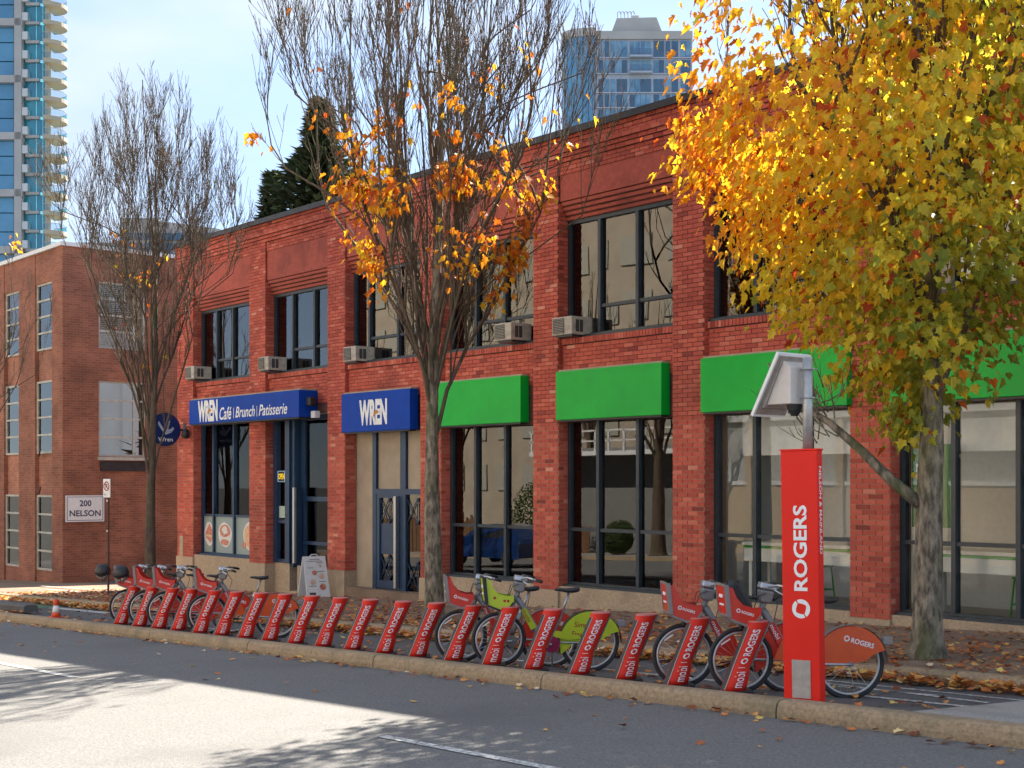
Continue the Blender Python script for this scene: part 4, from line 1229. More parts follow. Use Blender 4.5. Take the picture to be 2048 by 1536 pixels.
class Tree:
    def __init__(s, name, base, prof, hfork, top, r0, label, seed, nlimb, lean=(0,0), barkm=None, sides=8, twig=1.0, lens=(0.35,1.2), ntw=(10,18), group='street trees along the sidewalk'):
        s.r = random.Random(seed); r = s.r
        s.base = Vector(base); s.prof = prof; s.top = top; s.tips = []; s.mids = []
        s.root = empty(name, base, label=label, cat='tree', group=group)
        barkm = barkm or bark
        # trunk with root flare, continuing as leader
        pts, rad = [], []
        for i in range(15):
            t = i/14; z = top*0.93*t
            pts.append(s.base+Vector((lean[0]*t+0.05*math.sin(t*7+seed)*(1 if t > 0.05 else 0)*t*3, lean[1]*t+0.05*math.cos(t*6+seed*2)*t*3, z)))
            if z < hfork: rr = r0*(1-0.22*z/hfork) + r0*0.5*math.exp(-z/0.16)
            else: rr = max(0.010, r0*0.70*(1-(z-hfork)/(top*0.93-hfork))**1.15)
            rad.append(rr)
        # refine lower part
        p2, r2 = [], []
        for z in (0.0, 0.08, 0.2, 0.4):
            t = z/(top*0.93); p2.append(s.base+Vector((lean[0]*t, lean[1]*t, z-0.03))); r2.append(r0*(1-0.22*z/hfork)+r0*0.5*math.exp(-z/0.16))
        q = B(); q.tube(p2+pts[1:], r2+rad[1:], 12)
        # roughen the trunk
        q.v = [(x+r.uniform(-1,1)*0.012*(1 if z-base[2] < hfork*1.4 else 0.2), y+r.uniform(-1,1)*0.012*(1 if z-base[2] < hfork*1.4 else 0.2), z) for x,y,z in q.v]
        q.build('trunk', barkm, s.root, smooth=True)
        s.axis = lambda z: s.base+Vector((lean[0]*z/(top*0.93), lean[1]*z/(top*0.93), z))
        s.mains = []
        nmain = max(7, nlimb//4)
        for i in range(nlimb):
            main = i < nmain
            k = ((i+0.5)/nmain)**0.7*0.85 if main else ((i-nmain+0.5)/(nlimb-nmain))**0.6
            a = i*2.399+r.uniform(-0.3,0.3)
            s.limb(k, a, hfork, r0, barkm, twig, lens, ntw, main)
    def rad_at(s, z):
        p = s.prof
        if z <= p[0][0]: return p[0][1]
        for (z0,a),(z1,c) in zip(p, p[1:]):
            if z <= z1: return a+(c-a)*(z-z0)/(z1-z0)
        return p[-1][1]
    def limb(s, k, a, hfork, r0, barkm, twig, lens, ntw, main=True):
        r = s.r
        z0 = hfork*r.uniform(0.9, 1.12) + r.random()*(0.3+0.7*(1-k))*(s.top-hfork)*0.36
        z1 = s.top*(1-0.24*k)*r.uniform(0.90, 1.0)
        q = B()
        n = 11; pts, rad = [], []
        da = r.uniform(-0.25,0.25); ph = r.uniform(0,6)
        rl = r0*(r.uniform(0.18, 0.29) if main else r.uniform(0.09, 0.16))
        par = None
        if not main:
            best = sorted(s.mains, key=lambda m: abs(math.atan2(math.sin(m[0]-a), math.cos(m[0]-a)))+r.uniform(0, 0.7))[0]
            par = best[1]; j = r.randint(1, 5); fr_ = r.random()
            start = par[j].lerp(par[j+1], fr_); z0 = start.z-s.base.z
        for i in range(n):
            t = i/(n-1); z = z0+(z1-z0)*t
            rr = k*s.rad_at(z)*min(1, t*1.8+0.05)
            ang = a+da*t+0.05*math.sin(ph+t*9)
            pts.append(s.axis(z)+Vector((rr*math.cos(ang)+0.065*math.sin(ph+t*8), rr*math.sin(ang)+0.065*math.cos(ph*2+t*9), 0)))
            rad.append(max(0.006, rl*(1-t)**0.8))
        if par is None:
            pts[0] = s.axis(z0-0.15); s.mains.append((a, pts))
        else:
            for i in range(n):
                t = min(1.0, (i/(n-1))*1.9); e_ = t*t*(3-2*t)
                own = pts[i]; pts[i] = Vector((start.x, start.y, own.z)).lerp(own, e_)
            pts[0] = start
        q.tube(pts, rad, 6, False)
        # side branches
        for j in range(int(r.uniform(*ntw))):
            t = r.uniform(0.12, 0.97); f = t*(n-1); i0 = min(n-2, int(f)); p = pts[i0].lerp(pts[i0+1], f-i0)
            d0 = (pts[i0+1]-pts[i0]).normalized()
            out = Vector((p.x-s.base.x, p.y-s.base.y, 0));
            out = out.normalized() if out.length > 0.05 else Vector((r.uniform(-1,1), r.uniform(-1,1), 0)).normalized()
            rv = Vector((r.uniform(-1,1), r.uniform(-1,1), r.uniform(-0.1,0.3)))
            d = (d0*0.75 + out*0.24 + rv*0.46 + Vector((0,0,0.55))).normalized()
            L = r.uniform(*lens)*(1.15-0.5*t)
            s.sprig(q, p, d, L, max(0.007, min(0.016, rad[i0]*0.5)), 2 if L > 0.5 else 1, twig)
        s.tips.append(pts[-1]); s.mids += pts[4:]
        q.build('branch', bark_dark, s.root, smooth=True)
    def sprig(s, q, p, d, L, r_, depth, twig):
        r = s.r
        n = 5; pts = [p]; dd = d.copy()
        for i in range(n-1):
            dd = (dd + Vector((r.uniform(-.13,.13), r.uniform(-.13,.13), r.uniform(0.03,.2)))).normalized()
            pts.append(pts[-1]+dd*L/(n-1))
        q.tube(pts, [max(0.0035, r_*(1-0.75*i/(n-1)))*1.0 for i in range(n)], 4, False)
        s.tips.append(pts[-1]); s.mids += pts[2:4]
        if depth > 0:
            for j in range(int(2.6*twig+r.random()*2.6*twig)):
                i0 = r.randint(1, n-2)
                e = (dd + Vector((r.uniform(-.6,.6), r.uniform(-.6,.6), r.uniform(0,.35)))).normalized()
                s.sprig(q, pts[i0], e, L*r.uniform(0.4, 0.7), r_*0.55, depth-1, twig)

from mathutils import noise as mnoise
def crown(tree, name, spots, per, size, tonef, spread, mat=leafm, half=HALF):
    b = B(); r = tree.r
    for p in spots:
        to = r.gauss(0, 0.085)
        for k in range(per if isinstance(per, int) else r.randint(*per)):
            o = Vector((r.gauss(0,spread), r.gauss(0,spread), r.gauss(-0.3*spread,spread)))
            c = p+o
            out = Vector((c.x-tree.base.x, c.y-tree.base.y, 0)); out = out.normalized() if out.length > 0.01 else Vector((1,0,0))
            tip = Vector((out.x*0.45+r.uniform(-.6,.6), out.y*0.45+r.uniform(-.6,.6), -0.75+r.uniform(-.5,.5)))
            nrm = Vector((out.x+r.uniform(-.9,.9), out.y+r.uniform(-.9,.9), 0.5+r.uniform(-.5,.5)))
            leaf(b, c, tip, nrm, size*r.uniform(0.5, 1.35), max(0.02, min(0.98, tonef(c, r)+to)), r.uniform(0.05,0.75), half)
    return b.build(name, mat, tree.root, tone=True, kind='stuff')

def gz(x, y):
    return SWZ(x, y) if y > 12.2 else BL(x)+0.015
# left bare tree
TL = Tree('maple_tree', (-27.4, 13.0, gz(-27.4,13)), [(0,0.0),(2.3,0.03),(3.6,0.95),(5.2,1.75),(7.3,2.2),(9.3,1.95),(12.0,1.6)], 2.35, 12.2, 0.125,
          'nearly bare street tree at the left, in front of the alley', 11, 44, barkm=bark_dark, lens=(0.5,1.5), ntw=(11,16), twig=0.85)
sp = [p for p in TL.tips if p.z < 7.5 and p.x-TL.base.x < 0.2]; TL.r.shuffle(sp)
crown(TL, 'crown', sp[:16], (1,4), 0.13, lambda c, r: r.choice([0.1,0.2,0.3,0.4,0.5])+r.uniform(-.06,.06), 0.10)
# middle tree with clusters of orange leaves
TM = Tree('maple_tree', (-17.2, 13.0, gz(-17.2,13)), [(0,0.0),(2.3,0.03),(3.0,0.6),(3.9,1.4),(5.1,2.35),(6.4,2.7),(8.2,2.85),(11.0,2.9),(12.6,2.3)], 2.45, 12.8, 0.155,
          'street tree with scattered orange leaves in the middle, before the blue and green signs', 23, 62, lens=(0.5,1.6), ntw=(11,16), twig=0.8)
def mid_w(p):
    dx, dy = p.x-TM.base.x, p.y-TM.base.y; rr = math.hypot(dx, dy); ux = dx*ca+dy*sa
    return rr > 0.4*env_m(p.z) and (dx*sa-dy*ca) > -0.5 and TM.r.random() < (1.0 if ux < -0.2 else 0.35)
env_m = lambda z: TM.rad_at(z-TM.base.z)
sp = []
for (za, zb_, cnt) in ((2.7, 3.8, 60), (3.8, 4.8, 90), (4.8, 5.8, 125), (5.8, 6.8, 100), (6.8, 7.6, 35)):
    cand = [p for p in TM.tips+TM.mids if za < p.z < zb_ and mid_w(p)]; TM.r.shuffle(cand); sp += cand[:cnt]
sp2 = [p for p in TM.tips if p.z >= 7.2]; TM.r.shuffle(sp2)
crown(TM, 'crown', sp+sp2[:20], (2,10), 0.122, lambda c, r: max(0.02, min(0.98, r.gauss(0.33,0.10)+(0.14 if c.z < 3.6 else 0))), 0.115)
# right tree in full autumn leaf
TR = Tree('maple_tree', (-8.26, 13.0, gz(-8.26,13)), [(0,0.0),(1.6,0.03),(2.3,0.8),(3.0,1.35),(3.8,1.85),(4.6,2.15),(5.8,2.45),(7.6,2.5),(9.6,2.2),(11.2,1.2)], 2.45, 11.2, 0.165,
          'yellow and orange maple in full leaf at the right', 37, 40, lens=(0.4,1.1), ntw=(6,10), twig=0.7)
def tone_r(c, r):
    # leaves on the street-left flank have turned orange, the inner and lower ones are still olive
    ux = (c.x-TR.base.x)*ca+(c.y-TR.base.y)*sa
    t = 0.73+0.125*ux-0.02*(c.z-5.5)+r.gauss(0,0.085)
    if c.z < 4.6: t += 0.08
    if r.random() < 0.07: t = r.uniform(0.02, 0.2)
    return max(0.03, min(0.97, t))
ENV = [(2.6,0.35),(2.95,0.75),(3.4,1.1),(3.8,1.5),(4.2,1.95),(4.9,2.35),(5.85,2.8),(7.3,2.7),(9.5,2.3),(11.2,1.0)]
def env(z):
    for (z0,a_),(z1,c_) in zip(ENV, ENV[1:]):
        if z <= z1: return a_+(c_-a_)*max(0, z-z0)/(z1-z0)
    return 0.8
sp = []
while len(sp) < 2500:
    z = TR.r.uniform(2.6, 11.1); e_ = env(z)
    if TR.r.random() > (e_/2.9)**1.2: continue
    a = TR.r.uniform(0, 6.283); rr = e_*TR.r.random()**0.42*(1+TR.r.gauss(0, 0.05))
    p = Vector((TR.base.x+rr*math.cos(a), TR.base.y+rr*math.sin(a), z))
    if mnoise.noise(p*1.35+Vector((3.1,0.7,5.2))) < -0.10: continue
    ux = rr*math.cos(a)*ca+rr*math.sin(a)*sa
    if ux < -0.9 and z > 6.3 and TR.r.random() < 0.86: continue
    if ux > 0.3 and z < 3.7 and TR.r.random() < 0.8: continue
    sp.append(p)
crown(TR, 'crown', sp, (7,14), 0.112, tone_r, 0.15)
# low limb of the right tree
q = B(); bp = TR.base
q.tube([bp+Vector((-0.02,0,1.65)), bp+Vector((-0.32,-0.20,1.95)), bp+Vector((-0.62,-0.36,2.3)), bp+Vector((-0.95,-0.5,2.62)), bp+Vector((-1.25,-0.6,2.8)), bp+Vector((-1.6,-0.75,3.3))], [0.075,0.062,0.05,0.04,0.028,0.012], 8)
for k in range(26):
    p = bp+Vector((-0.7-rnd.random()*0.8, -0.4-rnd.random()*0.3, 2.35+rnd.random()*0.7))
    TR.sprig(q, p, Vector((rnd.uniform(-.7,.3), rnd.uniform(-.6,.3), rnd.uniform(-.2,.8))).normalized(), rnd.uniform(.3,.6), 0.01, 1, 0.8)
q.build('branch', bark, TR.root, smooth=True)
# a fourth tree beyond the left edge whose leaves hang into view
T4 = Tree('maple_tree', (-39.3, 13.0, gz(-39.3,13)), [(0,0.0),(2.3,0.03),(3.6,0.9),(5.5,1.8),(7.6,2.5),(9.6,2.3),(11.4,1.4)], 2.4, 11.6, 0.14,
          'tree at the far left edge with a few orange leaves', 51, 20, barkm=bark_dark, ntw=(8,12), twig=0.8)
sp = [p for p in T4.tips if p.z > 8.8]; T4.r.shuffle(sp)
crown(T4, 'crown', sp[:80], (2,6), 0.13, lambda c, r: r.gauss(0.36,0.10), 0.14, half=HALF_LO)
# a leafless tree across the street: the dark trunk mirrored in the shop glass
T5 = Tree('maple_tree', (-36.5, -4.6, BL(-36.5)), [(0,0.0),(2.3,0.03),(3.6,0.9),(5.5,1.8),(7.6,2.5),(9.6,2.3),(11.0,1.4)], 2.6, 11.0, 0.30,
          'bare tree across the street, seen only as a reflection in the shop glass', 61, 16, barkm=bark_dark, ntw=(5,8), twig=0.6, group='trees across the street')

for k, (xx, yy, lb) in enumerate(((-46.0, -9.5, 'bare tree by the fence across the street, seen only as a reflection'), (-58.0, -9.0, 'farther bare tree across the street, seen only as a reflection'))):
    o = copy_tree(T5.root); o.location = (xx, yy, BL(xx)); o.rotation_euler = (0, 0, 1.3+k); o.scale = (1.15, 1.15, 1.3); o['label'] = lb
# conifer behind the brick building
def conifer(name, base, H, rad, label, seed, count):
    r = random.Random(seed)
    root = empty(name, base, label=label, cat='tree')
    B().tube([base, (base[0], base[1], base[2]+H*0.97)], [0.3, 0.03], 8).build('trunk', bark_dark, root)
    b = B(); bz = Vector(base)
    for i in range(count):
        t = r.random()**0.8; z = H*(0.25+0.75*t)
        lay = 0.75+0.25*math.sin(t*26+r.random())
        rr = rad*(1-t)**0.95*lay*r.uniform(0.15,1.12)+0.06; a = r.uniform(0, 6.283)
        p = bz+Vector((rr*math.cos(a), rr*math.sin(a), z-0.12*rr))
        out = Vector((math.cos(a), math.sin(a), r.uniform(-.25,.45)))
        for k in range(2):
            s_ = r.uniform(0.25, 0.6); sd = Vector((-math.sin(a), math.cos(a), r.uniform(-.6,.6)))*0.14*s_*2
            d = (out+Vector((r.uniform(-.5,.5), r.uniform(-.5,.5), r.uniform(-.3,.4)))).normalized()*s_
            n = len(b.v); b.v += [tuple(p-sd), tuple(p+d), tuple(p+sd), tuple(p-d*0.4)]
            b.f.append((n,n+1,n+2,n+3)); b.t.append(r.random())
    b.build('crown', tonemat('conifer_needles_'+name, [(0,(0.02,0.042,0.02)),(0.6,(0.05,0.075,0.03)),(1,(0.095,0.11,0.045))], rough=0.8, grain=0.2, bump=0, translucent=0.15), root, tone=True, kind='stuff')
cpt = cp((640-1024)/2690, 0, 62.0)
conifer('conifer', (cpt.x, cpt.y, -1.0), 2+(965-205)*62/2690+1.0, 8.2, 'dark evergreen tree rising behind the brick roof, left of centre', 5, 9000)
cpt2 = cp((545-1024)/2690, 0, 66.0)
conifer('conifer', (cpt2.x, cpt2.y, -1.0), 2+(965-345)*66/2690+1.0, 4.5, 'smaller evergreen peeking over the roof left of the larger one', 6, 4000)
# shrubs across the street (reflected)
def shrub(name, base, rx, h, label, seed):
    r = random.Random(seed); root = empty(name, base, label=label, cat='shrub')
    b = B(); bz = Vector(base)
    for i in range(2600):
        a, u = r.uniform(0,6.283), r.uniform(-1,1); q_ = (1-u*u)**0.5; k = r.uniform(0.7,1.03)
        p = bz+Vector((rx*q_*math.cos(a)*k, rx*q_*math.sin(a)*k, h*0.5+h*0.5*u*k))
        leaf(b, p, Vector((r.uniform(-1,1),r.uniform(-1,1),r.uniform(-.6,1))), Vector((math.cos(a),math.sin(a),u)), 0.10, r.random(), 0.2, HALF_LO)
    b.build('foliage', tonemat('shrub_leaf_'+str(seed), [(0,(0.02,0.05,0.012)),(1,(0.10,0.13,0.03))], grain=0.2, bump=0, translucent=0.2), root, tone=True, kind='stuff')
    B().tube([base, (base[0], base[1], base[2]+h*0.5)], [0.05,0.02], 6).build('stem', bark_dark, root)
shrub('shrub', (-39.5, -5.0, BL(-39.5)), 0.7, 1.4, 'round shrub across the street, seen only as a reflection', 71)
shrub('shrub', (-44.5, -5.2, BL(-44.5)), 1.1, 3.2, 'tall shrub across the street, seen only as a reflection', 72)

# ------------------------------------------------------------------ fallen leaves
def litter(name, n, fn, size, label, tn):
    b = B(); r = random.Random(hash(name) % 999 if False else len(name)*7+n)
    for i in range(n):
        x, y, z = fn(r)
        a = r.uniform(0, 6.283)
        tip = Vector((math.cos(a), math.sin(a), r.uniform(-.1,.45))); nrm = Vector((r.uniform(-.35,.35), r.uniform(-.35,.35), 1))
        leaf(b, Vector((x,y,z+r.uniform(0.006,0.03))), tip, nrm, size*r.uniform(0.6,1.25), max(0.02,min(0.99,r.gauss(*tn))), r.uniform(-0.1,0.5), HALF_LO if i % 3 else HALF)
    return b.build(name, gleafm, tone=True, kind='stuff', label=label, cat='leaves')
litter('gutter_leaves', 4600, lambda r: (lambda x: (x, 12.02-abs(r.gauss(0,0.13)), LZ(x, 12)+r.uniform(0,0.08)))(r.uniform(-34, -2.5)), 0.10, 'drift of orange maple leaves against the inner kerb', (0.66,0.20))
def sw_pt(r):
    x = r.uniform(-34, -2.5); y = 12.1+abs(r.gauss(0,1.8)) if r.random() < 0.65 else r.uniform(12.1, F-0.05)
    if y > F-0.05: y = r.uniform(12.1, F-0.05)
    return (x, y, gz(x, y))
litter('sidewalk_leaves', 6000, sw_pt, 0.085, 'brown and orange leaves scattered over the sidewalk', (0.45,0.22))
litter('lane_leaves', 620, lambda r: (lambda x, y: (x, y, LZ(x, y)))(r.uniform(-36,-3), r.uniform(9.5, 11.9)), 0.085, 'leaves scattered over the bike lane', (0.45,0.25))
def rd_pt(r):
    x = r.uniform(-30,-2.5); y = 9.20-abs(r.gauss(0,0.10)) if r.random() < 0.8 else r.uniform(7.2,9.2)
    return (x, y, BL(x)-0.13)
litter('road_leaves', 330, rd_pt, 0.08, 'dry leaves along the foot of the street kerb', (0.55,0.28))
litter('corner_leaves', 260, lambda r: (lambda x, y: (x, y, LZ(x, y)))(r.uniform(-34,-26.4), r.uniform(9.5,10.3)), 0.11, 'leaves piled by the dark kerb block at the left edge', (0.4,0.2))
# ------------------------------------------------------------------ bike docks
redp = pm('dock_red', (0.72,0.030,0.014), (0.64,0.024,0.012), scale=6, rough=0.5, spec=0.25, c3=(0.40,0.022,0.014), s3=9, lo3=0.56, hi3=0.76)
redtop = pm('dock_lid', (0.62,0.20,0.17), (0.55,0.16,0.14), scale=9, rough=0.6)
dockpale = pm('dock_edge_pale', (0.50,0.40,0.38), (0.42,0.32,0.30), scale=8, rough=0.5)
BIKE_A = R(55)
DH = 0.635
bdir = Vector((math.cos(BIKE_A), math.sin(BIKE_A), 0))
def dock_sec(t):
    """centre offset along the lean and radii at height t (0..1)"""
    k = max(0.0, 1-t/0.34)**0.6 if t < 0.34 else 0.0
    rx = 0.094+0.008*max(0, (t-0.34)/0.66)+0.028*k
    ry = 0.082+0.004*t+0.012*k
    cx_ = 0.27*t+0.028*k
    return cx_, rx, ry
def dock_pt(ang, t, off=0.0):
    c, rx, ry = dock_sec(t)
    return Vector((c+(rx+off)*math.cos(ang), (ry+off)*math.sin(ang), t*DH))
LTA = R(-88)                     # direction (in dock coordinates) the lettering faces
def make_dock():
    root = lroot('bike_dock', (0,0,0), BIKE_A, label='x', cat='bike dock', group='red bike docks along the kerb')
    n = 24; q = B(); vs_, fs = [], []
    ts = [0, 0.10, 0.20, 0.27, 0.31, 0.34, 0.5, 0.75, 1.0]
    for t in ts:
        for k in range(n): vs_.append(dock_pt(2*math.pi*k/n, t))
    for i in range(len(ts)-1):
        for k in range(n):
            k2 = (k+1) % n; fs.append((i*n+k, i*n+k2, (i+1)*n+k2, (i+1)*n+k))
    fs.append(tuple(range(n-1,-1,-1)))
    q.add(vs_, fs); q.build('dock_body', redp, root, smooth=True)
    q = B(); m = [dock_pt(2*math.pi*k/n, 1.0, 0.003) for k in range(n)]; m2 = [p+Vector((0.004,0,0.012)) for p in m]
    q.add(m+m2, [tuple(range(n,2*n))]+[(k,(k+1)%n,n+(k+1)%n,n+k) for k in range(n)])
    q.build('dock_lid', redtop, root)
    # dark wheel slot on the street-left side with a pale lip
    q = B()
    for (a0, a1) in ((R(186), R(221)),):
        vv, ff = [], []
        for t in (0.02, 0.3, 0.34, 0.6, 0.93):
            for a in (a0, (a0+a1)/2, a1): vv.append(dock_pt(a, t, 0.004))
        for i in range(4):
            for j in range(2): ff.append((i*3+j, i*3+j+1, (i+1)*3+j+1, (i+1)*3+j))
        q.add(vv, ff)
    q.build('wheel_slot', M['black'], root)
    q = B(); q.tube([dock_pt(R(222), t, 0.005) for t in (0.02,0.3,0.34,0.6,0.93)], 0.0045, 5); q.build('slot_lip', dockpale, root)
    q = B(); q.tube([dock_pt(R(-12), t, 0.006) for t in (0.36,0.6,0.8,1.0)], 0.012, 5); q.build('rear_rail', M['steel'], root)
    B().box(-0.17, 0.20, -0.12, 0.12, -0.06, 0.006).build('base_plate', M['coping'], root)
    def fm(t0, t1, perp):
        def f(a, c):
            # a along the shaft 0..1 -> t ; c across, centred
            return None
        return f
    def along(t0, t1, wdt, hgt):
        def f(a, c):
            t = t0+(t1-t0)*a/wdt
            _, rx, ry = dock_sec(t)
            return dock_pt(LTA-0.0-(c-hgt/2)/0.092, t, 0.0035)
        return f
    # letters read upwards; 'up' of the letters points to the left seen from the street
    def put(s_, t0, t1, hgt, bold):
        vs0, fs0, x0, x1, y0, y1 = textmesh(s_, bold)
        wd = 1.0
        f = along(t0, t1, wd, hgt)
        bm_ = B()
        bm_.add([f((x-x0)/(x1-x0), (y-y0)/(y1-y0)*hgt) for x, y in vs0], fs0)
        bm_.build('letters', M['white_letter'], root)
    put('ROGERS', 0.515, 0.90, 0.066, 0.022)
    put('mobi', 0.06, 0.29, 0.080, 0.004)
    L_ = DH/math.cos(math.atan2(0.27, DH))
    ring_logo('logo', M['white_letter'], root, lambda a, c: dock_pt(LTA-c/0.092, 0.445+a/L_, 0.0035), 0.030)
    q = B()
    f = along(0, 1, 1.0, 0.06)
    q.add([f(0.345,0.0), f(0.353,0.0), f(0.353,0.06), f(0.345,0.06), f(0.345,0.03), f(0.353,0.03)], [(0,1,5,4),(4,5,2,3)]); q.build('divider', M['white_letter'], root)
    return root
DX = [-21.53,-20.80,-20.10,-19.42,-18.70,-18.02,-17.31,-16.63,-15.93,-15.24,-14.54,-13.83,-13.13,-12.43,-11.73,-11.02,-10.29,-9.61,-8.91,-8.19]
DLAB = ['leftmost red bike dock, with a bike locked in it', 'second red bike dock from the left, holding a bike', 'third red bike dock from the left, holding a bike',
 'fourth red bike dock from the left, empty, between two docked bikes', 'fifth red bike dock from the left, holding a bike', 'sixth red bike dock from the left, before an orange rear skirt',
 'seventh red bike dock from the left, below the leftmost cafe pier', 'eighth red bike dock from the left, at the end of the left bikes', 'ninth red bike dock from the left, empty, left of the menu board',
 'tenth red bike dock from the left, empty, below the menu board', 'eleventh red bike dock from the left, empty, below the beige panel', 'twelfth red bike dock from the left, empty, below the lattice door',
 'thirteenth red bike dock from the left, at the foot of the middle tree', 'red bike dock with the red bike right of the middle tree', 'red bike dock in front of the lime green bike front wheel',
 'red bike dock across the middle of the lime green bike', 'red bike dock across the rear wheel of the lime green bike', 'lone empty red bike dock between the lime bike and the right-hand bikes',
 'second red bike dock from the right, holding a bike', 'rightmost red bike dock, next to the tall red kiosk']
dk = make_dock()
for i, x in enumerate(DX):
    o = dk if i == 0 else copy_tree(dk)
    o.location = (x, 9.62, BL(x))
    o['label'] = DLAB[i]
    o.rotation_euler = (rnd.uniform(-0.015, 0.015), rnd.uniform(-0.02, 0.02), BIKE_A+rnd.uniform(-0.05, 0.05))

# ------------------------------------------------------------------ share bikes
alu = pm('bike_alu', (0.50,0.50,0.50), (0.40,0.40,0.41), scale=20, rough=0.35, metal=0.8)
bgrey = pm('bike_grey_paint', (0.26,0.25,0.24), (0.21,0.20,0.195), scale=10, rough=0.45, metal=0.3)
rim_ = pm('wheel_rim', (0.55,0.54,0.52), (0.45,0.44,0.43), scale=20, rough=0.4, metal=0.6)
bred = pm('bike_red', (0.62,0.03,0.012), (0.55,0.025,0.010), scale=8, rough=0.4, coat=0.2)
bor = pm('bike_orange', (0.68,0.09,0.012), (0.62,0.075,0.012), scale=8, rough=0.4, coat=0.2)
blime = pm('bike_lime', (0.45,0.55,0.02), (0.40,0.50,0.02), scale=8, rough=0.4, coat=0.2)
bmag = pm('crank_magenta', (0.24,0.008,0.06), (0.20,0.007,0.05), scale=8, rough=0.4)
clearp = pm('bumper_grey', (0.26,0.22,0.21), (0.20,0.17,0.165), scale=8, rough=0.35)
dkred = pm('dark_red_print', (0.35,0.03,0.01), (0.3,0.03,0.01), scale=8)
WR, WB = 0.332, 1.05
def wheel(root, cx_, name, WR=WR):
    c = (cx_, 0, WR+0.012)
    w_ = B().ring(c, (0,1,0), WR-0.010, 0.021, 40, 8).build(name, M['rubber'], root, smooth=True)
    q = B(); q.ring(c, (0,1,0), WR-0.042, 0.014, 40, 6); q.build('rim', rim_, w_, smooth=True)
    q = B()
    for k in range(24):
        a = 2*math.pi*k/24; sd = 0.022*(1 if k % 2 else -1)
        q.tube([(c[0]+0.02*math.cos(a+0.5), sd, c[2]+0.02*math.sin(a+0.5)), (c[0]+(WR-0.045)*math.cos(a), 0, c[2]+(WR-0.045)*math.sin(a))], 0.0016, 3, False)
    q.build('spokes', alu, w_)
    q = B(); q.disc(c, (0,1,0), 0.03, 12, 0.10); q.build('hub', bgrey, w_)
    q = B(); q.tube([(c[0]-0.20, -0.006, c[2]+0.13), (c[0]-0.12, -0.006, c[2]+0.19)], 0.008, 5); q.build('reflector', M['white'], w_)
